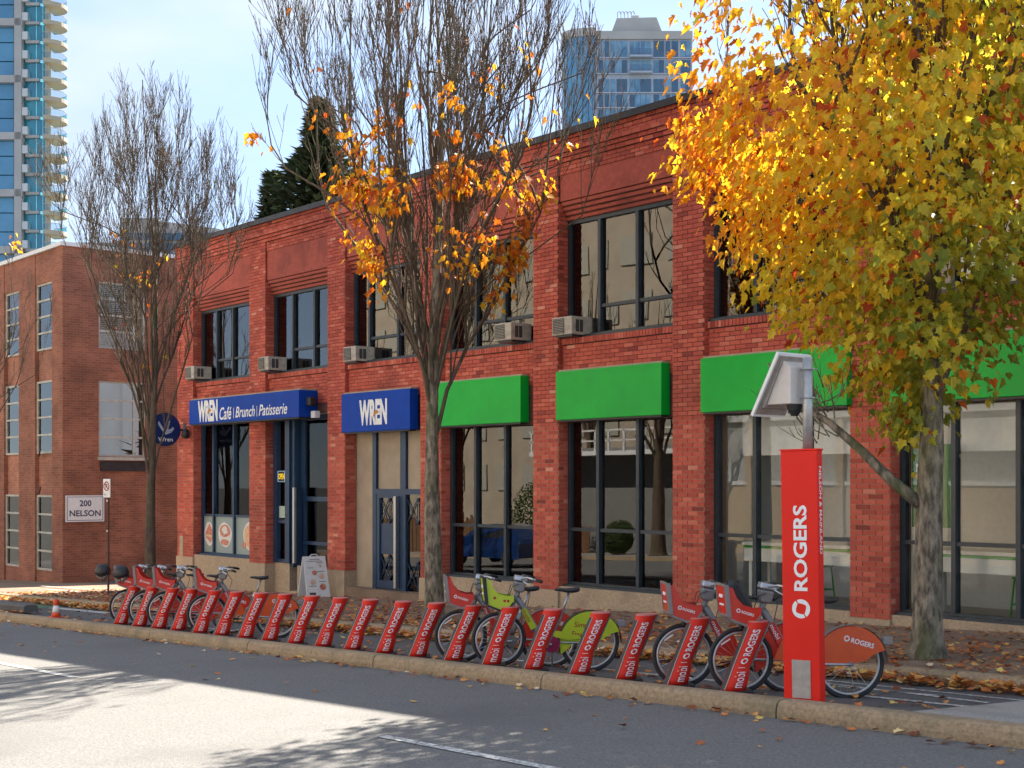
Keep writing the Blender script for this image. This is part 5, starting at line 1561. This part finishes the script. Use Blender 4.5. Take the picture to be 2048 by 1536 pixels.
def make_bike(kind):
    main = {'red': bred, 'orange': bred, 'lime': blime}[kind]
    skirt = {'red': bred, 'orange': bor, 'lime': blime}[kind]
    root = lroot('share_bike', (0,0,0), BIKE_A, label='x', cat='bicycle', group='docked share bikes')
    wheel(root, 0.0, 'front_wheel', 0.302); wheel(root, WB, 'rear_wheel')
    ax = WR+0.012
    # fork and head tube
    q = B()
    for s_ in (-1, 1):
        q.tube([(0, s_*0.055, 0.315), (0.085, s_*0.055, 0.60), (0.12, s_*0.045, 0.70), (0.14, s_*0.02, 0.74)], [0.014,0.017,0.02,0.02], 8)
    q.tube([(0.13,0,0.72), (0.205,0,0.93)], 0.028, 10)
    q.build('fork', bgrey, root, smooth=True)
    # step-through frame
    q = B(); q.tube([(0.175,0,0.80), (0.27,0,0.66), (0.42,0,0.44), (0.53,0,0.35), (0.60,0,0.33)], [0.036,0.040,0.040,0.038,0.036], 10)
    q.build('down_tube', bgrey, root, smooth=True)
    q = B(); q.tube([(0.58,0,0.30), (0.665,0,0.55), (0.70,0,0.66)], [0.03,0.026,0.024], 10); q.build('seat_tube', bgrey, root, smooth=True)
    q = B()
    for s_ in (-1, 1): q.tube([(0.60,s_*0.03,0.32), (0.80,s_*0.06,0.33), (WB,s_*0.065,ax)], 0.013, 6)
    q.build('chain_stay', alu, root, smooth=True)
    q = B(); q.hexa([(0.225,-0.045,0.665),(0.275,-0.045,0.695),(0.275,0.045,0.695),(0.225,0.045,0.665),(0.355,-0.045,0.445),(0.415,-0.045,0.485),(0.415,0.045,0.485),(0.355,0.045,0.445)])
    bd = q.build('frame_badge', main, root)
    dv = Vector((0.135,0,-0.215)).normalized(); up = Vector((0.215,0,0.135)).normalized()
    lettering('letters', 'mobi', M['white_letter'] if kind != 'lime' else dkred, bd, Vector((0.238,-0.0465,0.655)), dv, up, 0.15, 0.04, 0.01)
    # seat post and saddle
    B().tube([(0.70,0,0.64), (0.765,0,0.90)], 0.014, 8).build('seat_post', alu, root, smooth=True)
    q = B(); q.tube([(0.675,0,0.625),(0.705,0,0.69)], 0.026, 8); q.build('seat_clamp', alu, root)
    vs_, fs = [], []
    secs = [(0.60,0.018,0.925,0.02),(0.66,0.030,0.935,0.03),(0.73,0.055,0.935,0.04),(0.79,0.085,0.945,0.05),(0.84,0.09,0.955,0.05),(0.88,0.065,0.955,0.035)]
    for (xx, hw, zz, th) in secs:
        vs_ += [(xx,-hw,zz-th*0.35),(xx,-hw*0.75,zz),(xx,0,zz+0.008),(xx,hw*0.75,zz),(xx,hw,zz-th*0.35),(xx,hw*0.5,zz-th),(xx,-hw*0.5,zz-th)]
    for i in range(len(secs)-1):
        for k in range(7): fs.append((i*7+k, i*7+(k+1)%7, (i+1)*7+(k+1)%7, (i+1)*7+k))
    fs.append((6,5,4,3,2,1,0)); m_ = 7*(len(secs)-1); fs.append(tuple(m_+k for k in range(7)))
    q = B(); q.add(vs_, fs); q.build('saddle', M['black'], root, smooth=True)
    # rear mudguard skirt: fan over the rear wheel
    for s_ in (-1, 1):
        pts = []
        for i in range(13):
            a = R(205-i*15); pts.append((WB+0.36*math.cos(a), ax+0.36*math.sin(a)))
        inner = [(WB+0.25*math.cos(R(25)), ax+0.27*math.sin(R(25))), (WB+0.13, ax+0.04), (WB-0.02, ax-0.005), (WB-0.20, ax-0.02)]
        q = B(); q.prism(pts+inner, (0, s_*0.048+0.002, 0), (1,0,0), (0,0,1), 0.004)
        sk = q.build('rear_skirt', skirt, root)
        if s_ < 0:
            if kind == 'lime':
                lettering('letters', 'Simplii', dkred, sk, (WB-0.20, -0.0515, ax+0.15), (1,0,0), (0,0,1), 0.20, 0.075, 0.01)
                lettering('letters', 'Financial', dkred, sk, (WB-0.22, -0.0515, ax+0.055), (1,0,0), (0,0,1), 0.25, 0.065, 0.01)
            else:
                e1, e2 = Vector((0.98,0,-0.20)), Vector((0.20,0,0.98)); o_ = Vector((WB-0.02,-0.0515,ax+0.205))
                lettering('letters', 'ROGERS', M['white_letter'], sk, o_, e1, e2, 0.23, 0.048, 0.02)
                ring_logo('logo', M['white_letter'], sk, lambda a, c: o_-e1*0.045+e2*0.026+e1*a+e2*c, 0.028)
    q = B(); m2 = []
    for i in range(15):
        a = R(200-i*14); m2.append((WB+0.368*math.cos(a), ax+0.368*math.sin(a)))
    vv = []
    for (xx, zz) in m2: vv += [(xx,-0.052,zz),(xx,0.052,zz)]
    q.add(vv, [(2*i,2*i+1,2*i+3,2*i+2) for i in range(14)]); q.build('rear_mudguard', clearp if kind != 'lime' else M['black'], root, smooth=True)
    B().box(WB+0.30, WB+0.40, -0.04, 0.04, ax+0.20, ax+0.28).build('tail_light', clearp, root, bevel=0.015)
    # chain guard, crank, pedals
    if kind == 'lime':
        q = B(); q.prism([(0.56,0.40),(0.60,0.46),(0.72,0.45),(0.90,0.42),(0.94,0.39),(0.78,0.36),(0.66,0.38)], (0,-0.055,0), (1,0,0), (0,0,1), 0.02); q.build('chain_guard', blime, root)
    else:
        q = B(); q.prism([(0.30,0.34),(0.36,0.52),(0.46,0.56),(0.55,0.42),(0.60,0.34)], (0,-0.048,0), (1,0,0), (0,0,1), 0.012); q.build('chain_guard', skirt, root)
    ck = B().disc((0.60,-0.07,0.30), (0,1,0), 0.095 if kind == 'lime' else 0.07, 24, 0.014).build('chain_ring', bmag if kind == 'lime' else bgrey, root)
    q = B(); q.tube([(0.60,-0.085,0.30),(0.45,-0.09,0.285)], 0.012, 6); q.tube([(0.60,0.085,0.30),(0.75,0.09,0.315)], 0.012, 6); q.build('crank', alu, root)
    q = B(); q.box(0.40,0.49,-0.19,-0.10,0.275,0.297); q.build('pedal', M['black'], root)
    q = B(); q.box(0.71,0.80,0.10,0.19,0.305,0.327); q.build('pedal', M['black'], root)
    q = B(); q.tube([(0.62,0.05,0.28),(0.66,0.14,0.02)], 0.010, 6); q.build('kickstand', alu, root)
    # handlebar, console, grips, levers, light
    q = B(); q.tube([(0.20,0,0.92),(0.225,0,0.99)], 0.022, 8); q.tube([(0.33,-0.30,1.03),(0.25,-0.20,1.045),(0.20,-0.08,1.02),(0.20,0.08,1.02),(0.25,0.20,1.045),(0.33,0.30,1.03)], 0.013, 8)
    q.build('handlebar', alu, root, smooth=True)
    for s_ in (-1, 1):
        B().tube([(0.31,s_*0.272,1.034),(0.40,s_*0.33,1.015)], 0.018, 8).build('grip', M['black'], root, smooth=True)
        q = B(); q.tube([(0.25,s_*0.21,1.03),(0.20,s_*0.26,1.0),(0.27,s_*0.31,0.965)], 0.007, 5); q.build('brake_lever', alu, root)
    q = B(); q.hexa([(0.12,-0.07,1.00),(0.27,-0.07,0.985),(0.27,0.07,0.985),(0.12,0.07,1.00),(0.13,-0.06,1.06),(0.27,-0.06,1.04),(0.27,0.06,1.04),(0.13,0.06,1.06)])
    q.build('console', alu, root, bevel=0.012)
    q = B(); q.hexa([(0.13,-0.06,0.87),(0.24,-0.06,0.86),(0.24,0.06,0.86),(0.13,0.06,0.87),(0.12,-0.07,0.99),(0.26,-0.07,0.98),(0.26,0.07,0.98),(0.12,0.07,0.99)])
    q.build('lock_unit', bgrey, root, bevel=0.02)
    q = B()
    for s_ in (-1,1): q.tube([(0.22,s_*0.05,0.97),(0.10,s_*0.09,0.93),(0.07,s_*0.05,0.80),(0.12,s_*0.03,0.70)], 0.005, 4)
    q.tube([(0.24,0.04,0.95),(0.33,0.05,0.86),(0.30,0.03,0.70),(0.24,0.0,0.66)], 0.005, 4)
    q.build('cable', M['black'], root)
    # basket: tall front wall, swooping sides
    side = [(-0.24,1.00),(-0.17,0.99),(-0.125,0.90),(-0.06,0.84),(0.03,0.82),(0.115,0.83),(0.12,0.76),(0.075,0.69),(-0.02,0.655),(-0.16,0.70),(-0.195,0.74)]
    for s_ in (-1, 1):
        q = B(); q.prism(side, (0, s_*0.15+0.006, 0), (1,0,0), (0,0,1), 0.012)
        sd = q.build('basket_side', main, root)
        if s_ < 0:
            if kind == 'lime':
                for (xx, zz) in ((-0.10,0.79),(0.015,0.765),(0.055,0.765)):
                    B().disc((xx,-0.157,zz), (0,1,0), 0.016, 14, 0.003).build('print_dot', dkred, sd)
            else:
                e1, e2 = Vector((0.97,0,-0.22)), Vector((0.22,0,0.97)); o2 = Vector((-0.075,-0.1575,0.765))
                lettering('letters', 'ROGERS', M['white_letter'], sd, o2, e1, e2, 0.125, 0.026, 0.02)
                ring_logo('logo', M['white_letter'], sd, lambda a, c: o2-e1*0.03+e2*0.014+e1*a+e2*c, 0.02)
    q = B(); q.hexa([(-0.20,-0.15,0.735),(-0.185,-0.15,0.74),(-0.185,0.15,0.74),(-0.20,0.15,0.735),(-0.25,-0.15,1.0),(-0.235,-0.15,1.0),(-0.235,0.15,1.0),(-0.25,0.15,1.0)])
    q.build('basket_front', main, root)
    q = B()
    for s_ in (-1, 1):
        q.hexa([(-0.205,s_*0.158-0.012,0.72),(-0.165,s_*0.158-0.012,0.72),(-0.165,s_*0.158+0.012,0.72),(-0.205,s_*0.158+0.012,0.72),(-0.257,s_*0.158-0.012,1.012),(-0.215,s_*0.158-0.012,1.012),(-0.215,s_*0.158+0.012,1.012),(-0.257,s_*0.158+0.012,1.012)])
    q.tube([(-0.245,-0.15,1.005),(-0.245,0.15,1.005)], 0.014, 6); q.tube([(-0.198,-0.15,0.725),(-0.198,0.15,0.725)], 0.014, 6)
    q.build('basket_bumper', clearp if kind != 'lime' else M['black'], root)
    q = B(); q.box(-0.2245,-0.2185,-0.07,0.07,0.815,0.832); q.box(-0.2385,-0.2325,-0.06,0.06,0.888,0.918)
    q.build('front_print', M['white_letter'], root)
    q = B(); q.prism([(-0.20,0.725),(-0.16,0.685),(-0.02,0.642),(0.08,0.675),(0.125,0.75),(0.11,0.76),(0.07,0.70),(-0.02,0.665),(-0.15,0.705)], (0,0.162,0), (1,0,0), (0,0,1), 0.324)
    q.build('basket_tray', clearp if kind != 'lime' else M['black'], root)
    B().disc((-0.02,0,0.63), (0,0,1), 0.028, 12, 0.05).build('front_light', M['black'], root)
    return root
proto = {k: make_bike(k) for k in ('red', 'orange', 'lime')}
BK = [(0,'red','red share bike in the leftmost dock, a helmet hanging on its basket'), (1,'red','red share bike in the second dock from the left, a helmet on its basket'),
      (2,'red','red share bike in the third dock from the left'), (4,'orange','orange-skirted share bike, rightmost of the bikes at the left'),
      (13,'red','red share bike beside the middle tree, partly behind the lime bike'), (14,'lime','lime green share bike with black saddle in the middle of the row'),
      (18,'red','red share bike second from the right, with an empty basket'), (19,'orange','share bike with orange skirt behind the tall red kiosk, black bag in its basket')]
used = set()
for di, kind, lb in BK:
    o = proto[kind] if kind not in used else copy_tree(proto[kind])
    used.add(kind)
    x = DX[di]-0.035; y = 9.62+0.165
    o.location = (x, y, BL(x)-0.045)
    o['label'] = lb
    o.rotation_euler = (0, 0.075, BIKE_A+rnd.uniform(-0.03,0.03))
# helmets and bag
def helmet(loc, label):
    r_ = lroot('bike_helmet', loc, R(30), label=label, cat='helmet')
    q = B(); q.lathe([(0.02,0.13),(0.07,0.12),(0.11,0.08),(0.13,0.02),(0.128,-0.04),(0.10,-0.07)], (0,0,0), 18, sx=1.05, sy=0.9)
    q.build('shell', M['black'], r_, smooth=True)
    q = B()
    for k in (-1, 0, 1): q.ring((0, k*0.04, 0), (0,1,0), 0.127-0.012*abs(k), 0.012, 20, 5, R(0), R(180))
    q.build('vent_ridge', bgrey, r_, smooth=True)
    q = B(); q.tube([(0.05,-0.10,-0.05),(0.03,-0.06,-0.16),(0.0,0.04,-0.17),(0.02,0.10,-0.05)], 0.006, 4); q.build('strap', M['black'], r_)
helmet((DX[0]-0.22, 9.45, BL(DX[0])+0.88), 'black bike helmet on the basket of the leftmost bike')
helmet((DX[1]-0.20, 9.44, BL(DX[1])+0.86), 'black bike helmet on the basket of the second bike')
bg_ = lroot('bag', (DX[19]-0.02, 9.83, BL(DX[19])+0.66), BIKE_A, label='black padded bag sitting in the basket of the rightmost bike', cat='bag')
q = B(); q.prism([(-0.15,0.04),(-0.17,0.30),(-0.12,0.36),(-0.05,0.34),(0.0,0.24),(0.06,0.14),(0.07,0.05)], (0,0.11,0), (1,0,0), (0,0,1), 0.22)
q.build('bag_body', M['black'], bg_, bevel=0.03)
q = B(); q.ring((-0.10,0,0.35), (0,1,0), 0.05, 0.010, 14, 5, 0, R(180)); q.build('handle', M['black'], bg_)

# ------------------------------------------------------------------ red kiosk and its solar mast
kx, ky = -7.42, 9.44
kr = lroot('kiosk', (kx, ky, BL(kx)-0.02), R(15), label='tall red ROGERS kiosk column at the end of the dock row', cat='kiosk')
kr.rotation_euler = (0, R(-0.9), R(15))
kred = pm('kiosk_red', (0.78,0.022,0.012), (0.72,0.019,0.010), scale=2, rough=0.45, spec=0.2)
KW, KD, KH = 0.335, 0.125, 2.20
q = B(); q.box(0, KW, 0, KD, 0, KH); q.build('column', kred, kr, bevel=0.006)
B().box(-0.006, KW+0.006, -0.006, KD+0.006, KH, KH+0.014).build('top_cap', kred, kr)
B().box(0.08, 0.25, -0.006, -0.0005, 0.05, 0.38).build('access_panel', pm('panel_grey', (0.42,0.38,0.34), (0.34,0.30,0.27), scale=12, rough=0.6, metal=0.2), kr)
lettering('letters_rogers', 'ROGERS', M['white_letter'], kr, (0.235, -0.003, 0.98), (0,0,1), (-1,0,0), 0.745, 0.125, 0.026)
ring_logo('logo', M['white_letter'], kr, lambda a, c: Vector((0.172-c, -0.003, 0.825+a)), 0.083)
lettering('letters_street', 'NELSON & MAINLAND', M['white_letter'], kr, (KW+0.003, 0.035, 2.06), (0,0,-1), (0,1,0), 0.76, 0.055, 0.015)
q = B()
for yy in (0.03, 0.095): q.disc((KW+0.002, yy, 2.15), (1,0,0), 0.006, 8, 0.004)
q.build('screw', M['steel'], kr)
mr_ = lroot('solar_mast', (kx+0.17, ky+0.11, BL(kx)+2.17), 0, label='galvanised mast with tilted solar panel and battery box above the kiosk', cat='solar panel')
galv = pm('galvanised', (0.46,0.45,0.44), (0.36,0.355,0.35), scale=18, rough=0.45, metal=0.55)
panelback = pm('panel_back', (0.34,0.30,0.27), (0.27,0.23,0.20), scale=10, rough=0.6, c3=(0.24,0.18,0.15), s3=4)
B().tube([(0,0,-0.01),(0,0,0.82)], 0.043, 16).build('pole', galv, mr_, smooth=True)
for zz in (0.72, 0.47):
    q = B(); q.ring((0,0,zz), (0,0,1), 0.046, 0.008, 20, 5); q.tube([(-0.10,0,zz),(0.07,0,zz)], 0.008, 5); q.tube([(-0.10,0.04,zz),(0.07,0.04,zz)], 0.006, 5); q.build('pole_clamp', galv, mr_)
# panel: near-street edge at local -y, leaning; faces away to the left and up
ztp, zbt = 0.86, 0.32
xt, xb = -0.14, -0.43
y0p, y1p = -0.22, 0.24
nn = Vector((-(ztp-zbt), 0, (xt-xb))).normalized()
a, b_, c, d = Vector((xb,y0p,zbt)), Vector((xt,y0p,ztp)), Vector((xt,y1p,ztp)), Vector((xb,y1p,zbt))
th = nn*0.028
q = B(); q.hexa([a, d, c, b_, a+th, d+th, c+th, b_+th]); q.build('panel_frame', M['white'], mr_)
q = B(); e = nn*0.030; k_ = 0.02
q.quad(a+e+Vector((0.01,k_,0.02)), b_+e+Vector((-0.01,k_,-0.02)), c+e+Vector((-0.01,-k_,-0.02)), d+e+Vector((0.01,-k_,0.02))); q.build('solar_cell', pm('solar_cell', (0.01,0.012,0.04), (0.008,0.01,0.03), scale=8, rough=0.15), mr_)
q = B(); i1 = -nn*0.003
q.quad(a+i1+Vector((0.012,0.02,0.02)), d+i1+Vector((0.012,-0.02,0.02)), c+i1+Vector((-0.012,-0.02,-0.02)), b_+i1+Vector((-0.012,0.02,-0.02))); q.build('panel_backsheet', panelback, mr_)
q = B(); o1 = Vector((0,0,0))
wy0, wy1 = -0.14, 0.16
pts = [(xb+0.07, zbt+0.10), (xt-0.02, ztp-0.06), (-0.075, ztp-0.12), (-0.075, zbt+0.10)]
q.prism(pts, (0, wy1, 0), (1,0,0), (0,0,1), wy1-wy0); q.build('battery_box', pm('battery_box_paint', (0.60,0.56,0.52), (0.52,0.47,0.43), scale=6, rough=0.6), mr_, bevel=0.006)
q = B(); q.prism([(xb+0.045, zbt+0.07), (xt-0.035, ztp-0.045), (xt-0.005, ztp-0.05), (xb+0.085, zbt+0.075)], (0, wy1+0.02, 0), (1,0,0), (0,0,1), wy1-wy0+0.04); q.build('box_flange', panelback, mr_)
q = B(); q.lathe([(0.03,-0.10),(0.06,-0.05),(0.075,0.0)], (-0.14, 0.0, zbt+0.098), 12); q.build('cable_gland', M['black'], mr_)

# ------------------------------------------------------------------ cone, menu board, no-parking post, kerb block
cn = lroot('traffic_cone', (-23.9, 9.50, BL(-23.9)+0.01), label='small orange and white traffic cone on the kerb at the left', cat='traffic cone')
corg = pm('cone_orange', (0.75,0.07,0.015), (0.66,0.06,0.012), scale=9, rough=0.5)
B().box(-0.10, 0.10, -0.10, 0.10, 0, 0.025).build('base', corg, cn, bevel=0.012)
B().lathe([(0.088,0.02),(0.072,0.10)], (0,0,0), 18).build('lower_cone', corg, cn, smooth=True)
B().lathe([(0.0725,0.10),(0.045,0.225)], (0,0,0), 18).build('white_band', M['white'], cn, smooth=True)
B().lathe([(0.046,0.225),(0.05,0.25),(0.052,0.31),(0.035,0.335),(0.02,0.34)], (0,0,0), 18).build('cone_top', corg, cn, smooth=True)

mb = lroot('menu_board', (-26.15, 16.35, ZF(-26.15)+0.012), R(84), label='white folding menu board with round dishes beside the cafe door', cat='menu board')
q = B(); q.hexa([(-0.29,-0.26,0),(0.29,-0.26,0),(0.29,-0.24,0),(-0.29,-0.24,0),(-0.27,-0.03,0.92),(0.27,-0.03,0.92),(0.27,-0.01,0.92),(-0.27,-0.01,0.92)])
fb = q.build('front_board', M['white'], mb)
q = B(); q.hexa([(-0.29,0.22,0),(0.29,0.22,0),(0.29,0.24,0),(-0.29,0.24,0),(-0.27,0.01,0.92),(0.27,0.01,0.92),(0.27,0.03,0.92),(-0.27,0.03,0.92)])
q.build('rear_board', M['white'], mb)
B().tube([(-0.10,0,0.92),(-0.06,0,0.96),(0.06,0,0.96),(0.10,0,0.92)], 0.012, 6).build('handle', M['white'], mb)
bn = Vector((0,-0.92,0.23)).normalized(); bu = Vector((0,0.23,0.92)).normalized()
def bpnt(x, s_, o_=0.004): return Vector((x, -0.26, 0)) + bu*s_ + bn*o_
for (x_, s_, r_, m_) in ((-0.04,0.57,0.06,CAKE),(0.13,0.48,0.065,CREAM),(-0.10,0.36,0.07,CREAM),(0.13,0.24,0.08,CAKE),(0.12,0.73,0.04,CREAM)):
    q = B(); n = 18
    q.add([bpnt(x_+r_*1.15*math.cos(6.2832*k/n), s_+r_*1.15*math.sin(6.2832*k/n), 0.003) for k in range(n)], [tuple(range(n))]); q.build('plate_print', WHITE_PRINT, fb)
    q = B(); q.add([bpnt(x_+r_*math.cos(6.2832*k/n), s_+r_*0.9*math.sin(6.2832*k/n), 0.005) for k in range(n)], [tuple(range(n))]); q.build('dish_print', m_, fb)
ink = pm('print_ink', (0.05,0.05,0.05), (0.10,0.10,0.10), scale=60, rough=0.7)
for (xa, xb_, s_) in ((-0.14,0.12,0.87),(-0.20,0.18,0.83),(0.02,0.2,0.79),(-0.2,-0.06,0.68),(0.0,0.2,0.59),(-0.22,-0.02,0.26),(0.05,0.22,0.36)):
    B().quad(bpnt(xa,s_), bpnt(xb_,s_), bpnt(xb_,s_+0.012), bpnt(xa,s_+0.012)).build('text_line', ink, fb)
q = B(); q.quad(bpnt(-0.22,0.04), bpnt(-0.06,0.04), bpnt(-0.06,0.12), bpnt(-0.22,0.12)); q.build('logo_patch', ink, fb)

npp = lroot('no_parking_sign', (-31.9, 14.0, gz(-31.9,14)), R(10), label='white no-parking sign on a thin rusty post at the left', cat='street sign')
rust = pm('rusty_post', (0.12,0.06,0.04), (0.08,0.045,0.035), scale=12, rough=0.8)
B().tube([(0,0,-0.1),(0,0,2.85)], 0.028, 8).build('post', rust, npp)
q = B(); q.box(-0.15,0.15,-0.05,-0.035,2.38,2.84); q.build('sign_plate', M['white'], npp, bevel=0.006)
nred = pm('sign_red', (0.42,0.02,0.02), (0.35,0.02,0.02), scale=9)
q = B(); q.ring((0,-0.053,2.66), (0,1,0), 0.105, 0.014, 28, 4); q.tube([(-0.075,-0.055,2.735),(0.075,-0.055,2.585)], 0.011, 4); q.build('prohibition_ring', nred, npp)
lettering('letters', 'P', ink, npp, (-0.042, -0.052, 2.60), (1,0,0), (0,0,1), 0.08, 0.12, 0.02)
lettering('letters', 'NO', ink, npp, (-0.10, -0.052, 2.43), (1,0,0), (0,0,1), 0.07, 0.05, 0.01)
for zz in (2.30, 1.55): B().disc((0,-0.03,zz), (0,1,0), 0.03, 10, 0.02).build('band_clamp', M['steel'], npp)

kbk = B(); n = 12; xa, xb_ = -31.0, -26.4
vv, ff = [], []
prof = [(9.80,0.0),(9.80,0.12),(9.86,0.17),(10.12,0.17),(10.18,0.12),(10.18,0.0)]
for i, xx in enumerate((xa, -27.2, -26.6, xb_)):
    s_ = (1,1,1,0.75)[i]
    for (yy, zz) in prof: vv.append((xx, 9.99+(yy-9.99)*s_, BL(xx)-0.02+zz*(1 if i < 3 else 0.85)))
for i in range(3):
    for k in range(6): ff.append((i*6+k, i*6+(k+1)%6, (i+1)*6+(k+1)%6, (i+1)*6+k))
ff += [tuple(range(6)), tuple(18+k for k in reversed(range(6)))]
kbk.add(vv, ff); kbk.build('kerb_block', M['lane'], org=(-28.7,9.99,BL(-28.7)), label='dark rounded concrete kerb block at the left edge', cat='kerb block')

# ------------------------------------------------------------------ blue car on the far lane (beyond the left edge, mirrored in the dark shop window)
car = lroot('parked_car', (-36.6, 3.6, BL(-34)-0.11), 0, label='blue hatchback beyond the left edge, seen only as a reflection', cat='car')
cblue = pm('car_blue', (0.008,0.035,0.14), (0.007,0.03,0.12), scale=3, rough=0.25, coat=0.8)
sd = [(-2.1,0.30),(-2.12,0.62),(-1.95,0.80),(-1.1,0.93),(-0.45,1.38),(0.5,1.46),(1.35,1.38),(1.95,0.98),(2.08,0.80),(2.08,0.32)]
vs_, fs = [], []
for yy, sc_ in ((-0.88,1),(-0.80,1),(0.80,1),(0.88,1)):
    for (xx, zz) in sd:
        inset = 0.0 if abs(yy) < 0.85 else 0.0
        k_ = 1 if abs(yy) < 0.85 else (1.0 if zz < 0.85 else 0.0)
        y2 = yy*(1 if zz < 0.98 else 0.80)
        vs_.append((xx*(1 if abs(yy) < 0.85 else 0.985), y2, zz if abs(yy) < 0.85 else 0.02+zz*0.965))
n = len(sd)
for i in range(3):
    for k in range(n): fs.append((i*n+k, i*n+(k+1)%n, (i+1)*n+(k+1)%n, (i+1)*n+k))
fs += [tuple(range(n)), tuple(3*n+k for k in reversed(range(n)))]
q = B(); q.add(vs_, fs); q.build('body', cblue, car, bevel=0.04)
for s_ in (-1, 1):
    q = B(); q.add([(-0.85, s_*0.80, 0.97), (1.55, s_*0.80, 1.0), (1.2, s_*0.725, 1.33), (-0.38, s_*0.725, 1.34)], [(0,1,2,3)]); q.build('side_window', M['black'], car)
    for xx in (-1.35, 1.3):
        wo = B().disc((xx, s_*0.80, 0.32), (0,1,0), 0.32, 24, 0.2).build('wheel', M['rubber'], car)
        B().disc((xx, s_*0.90, 0.32), (0,1,0), 0.21, 16, 0.02).build('rim', M['steel'], wo)
    B().box(-2.12, -2.0, s_*0.62-0.15, s_*0.62+0.15, 0.62, 0.74).build('headlight', M['white'], car)
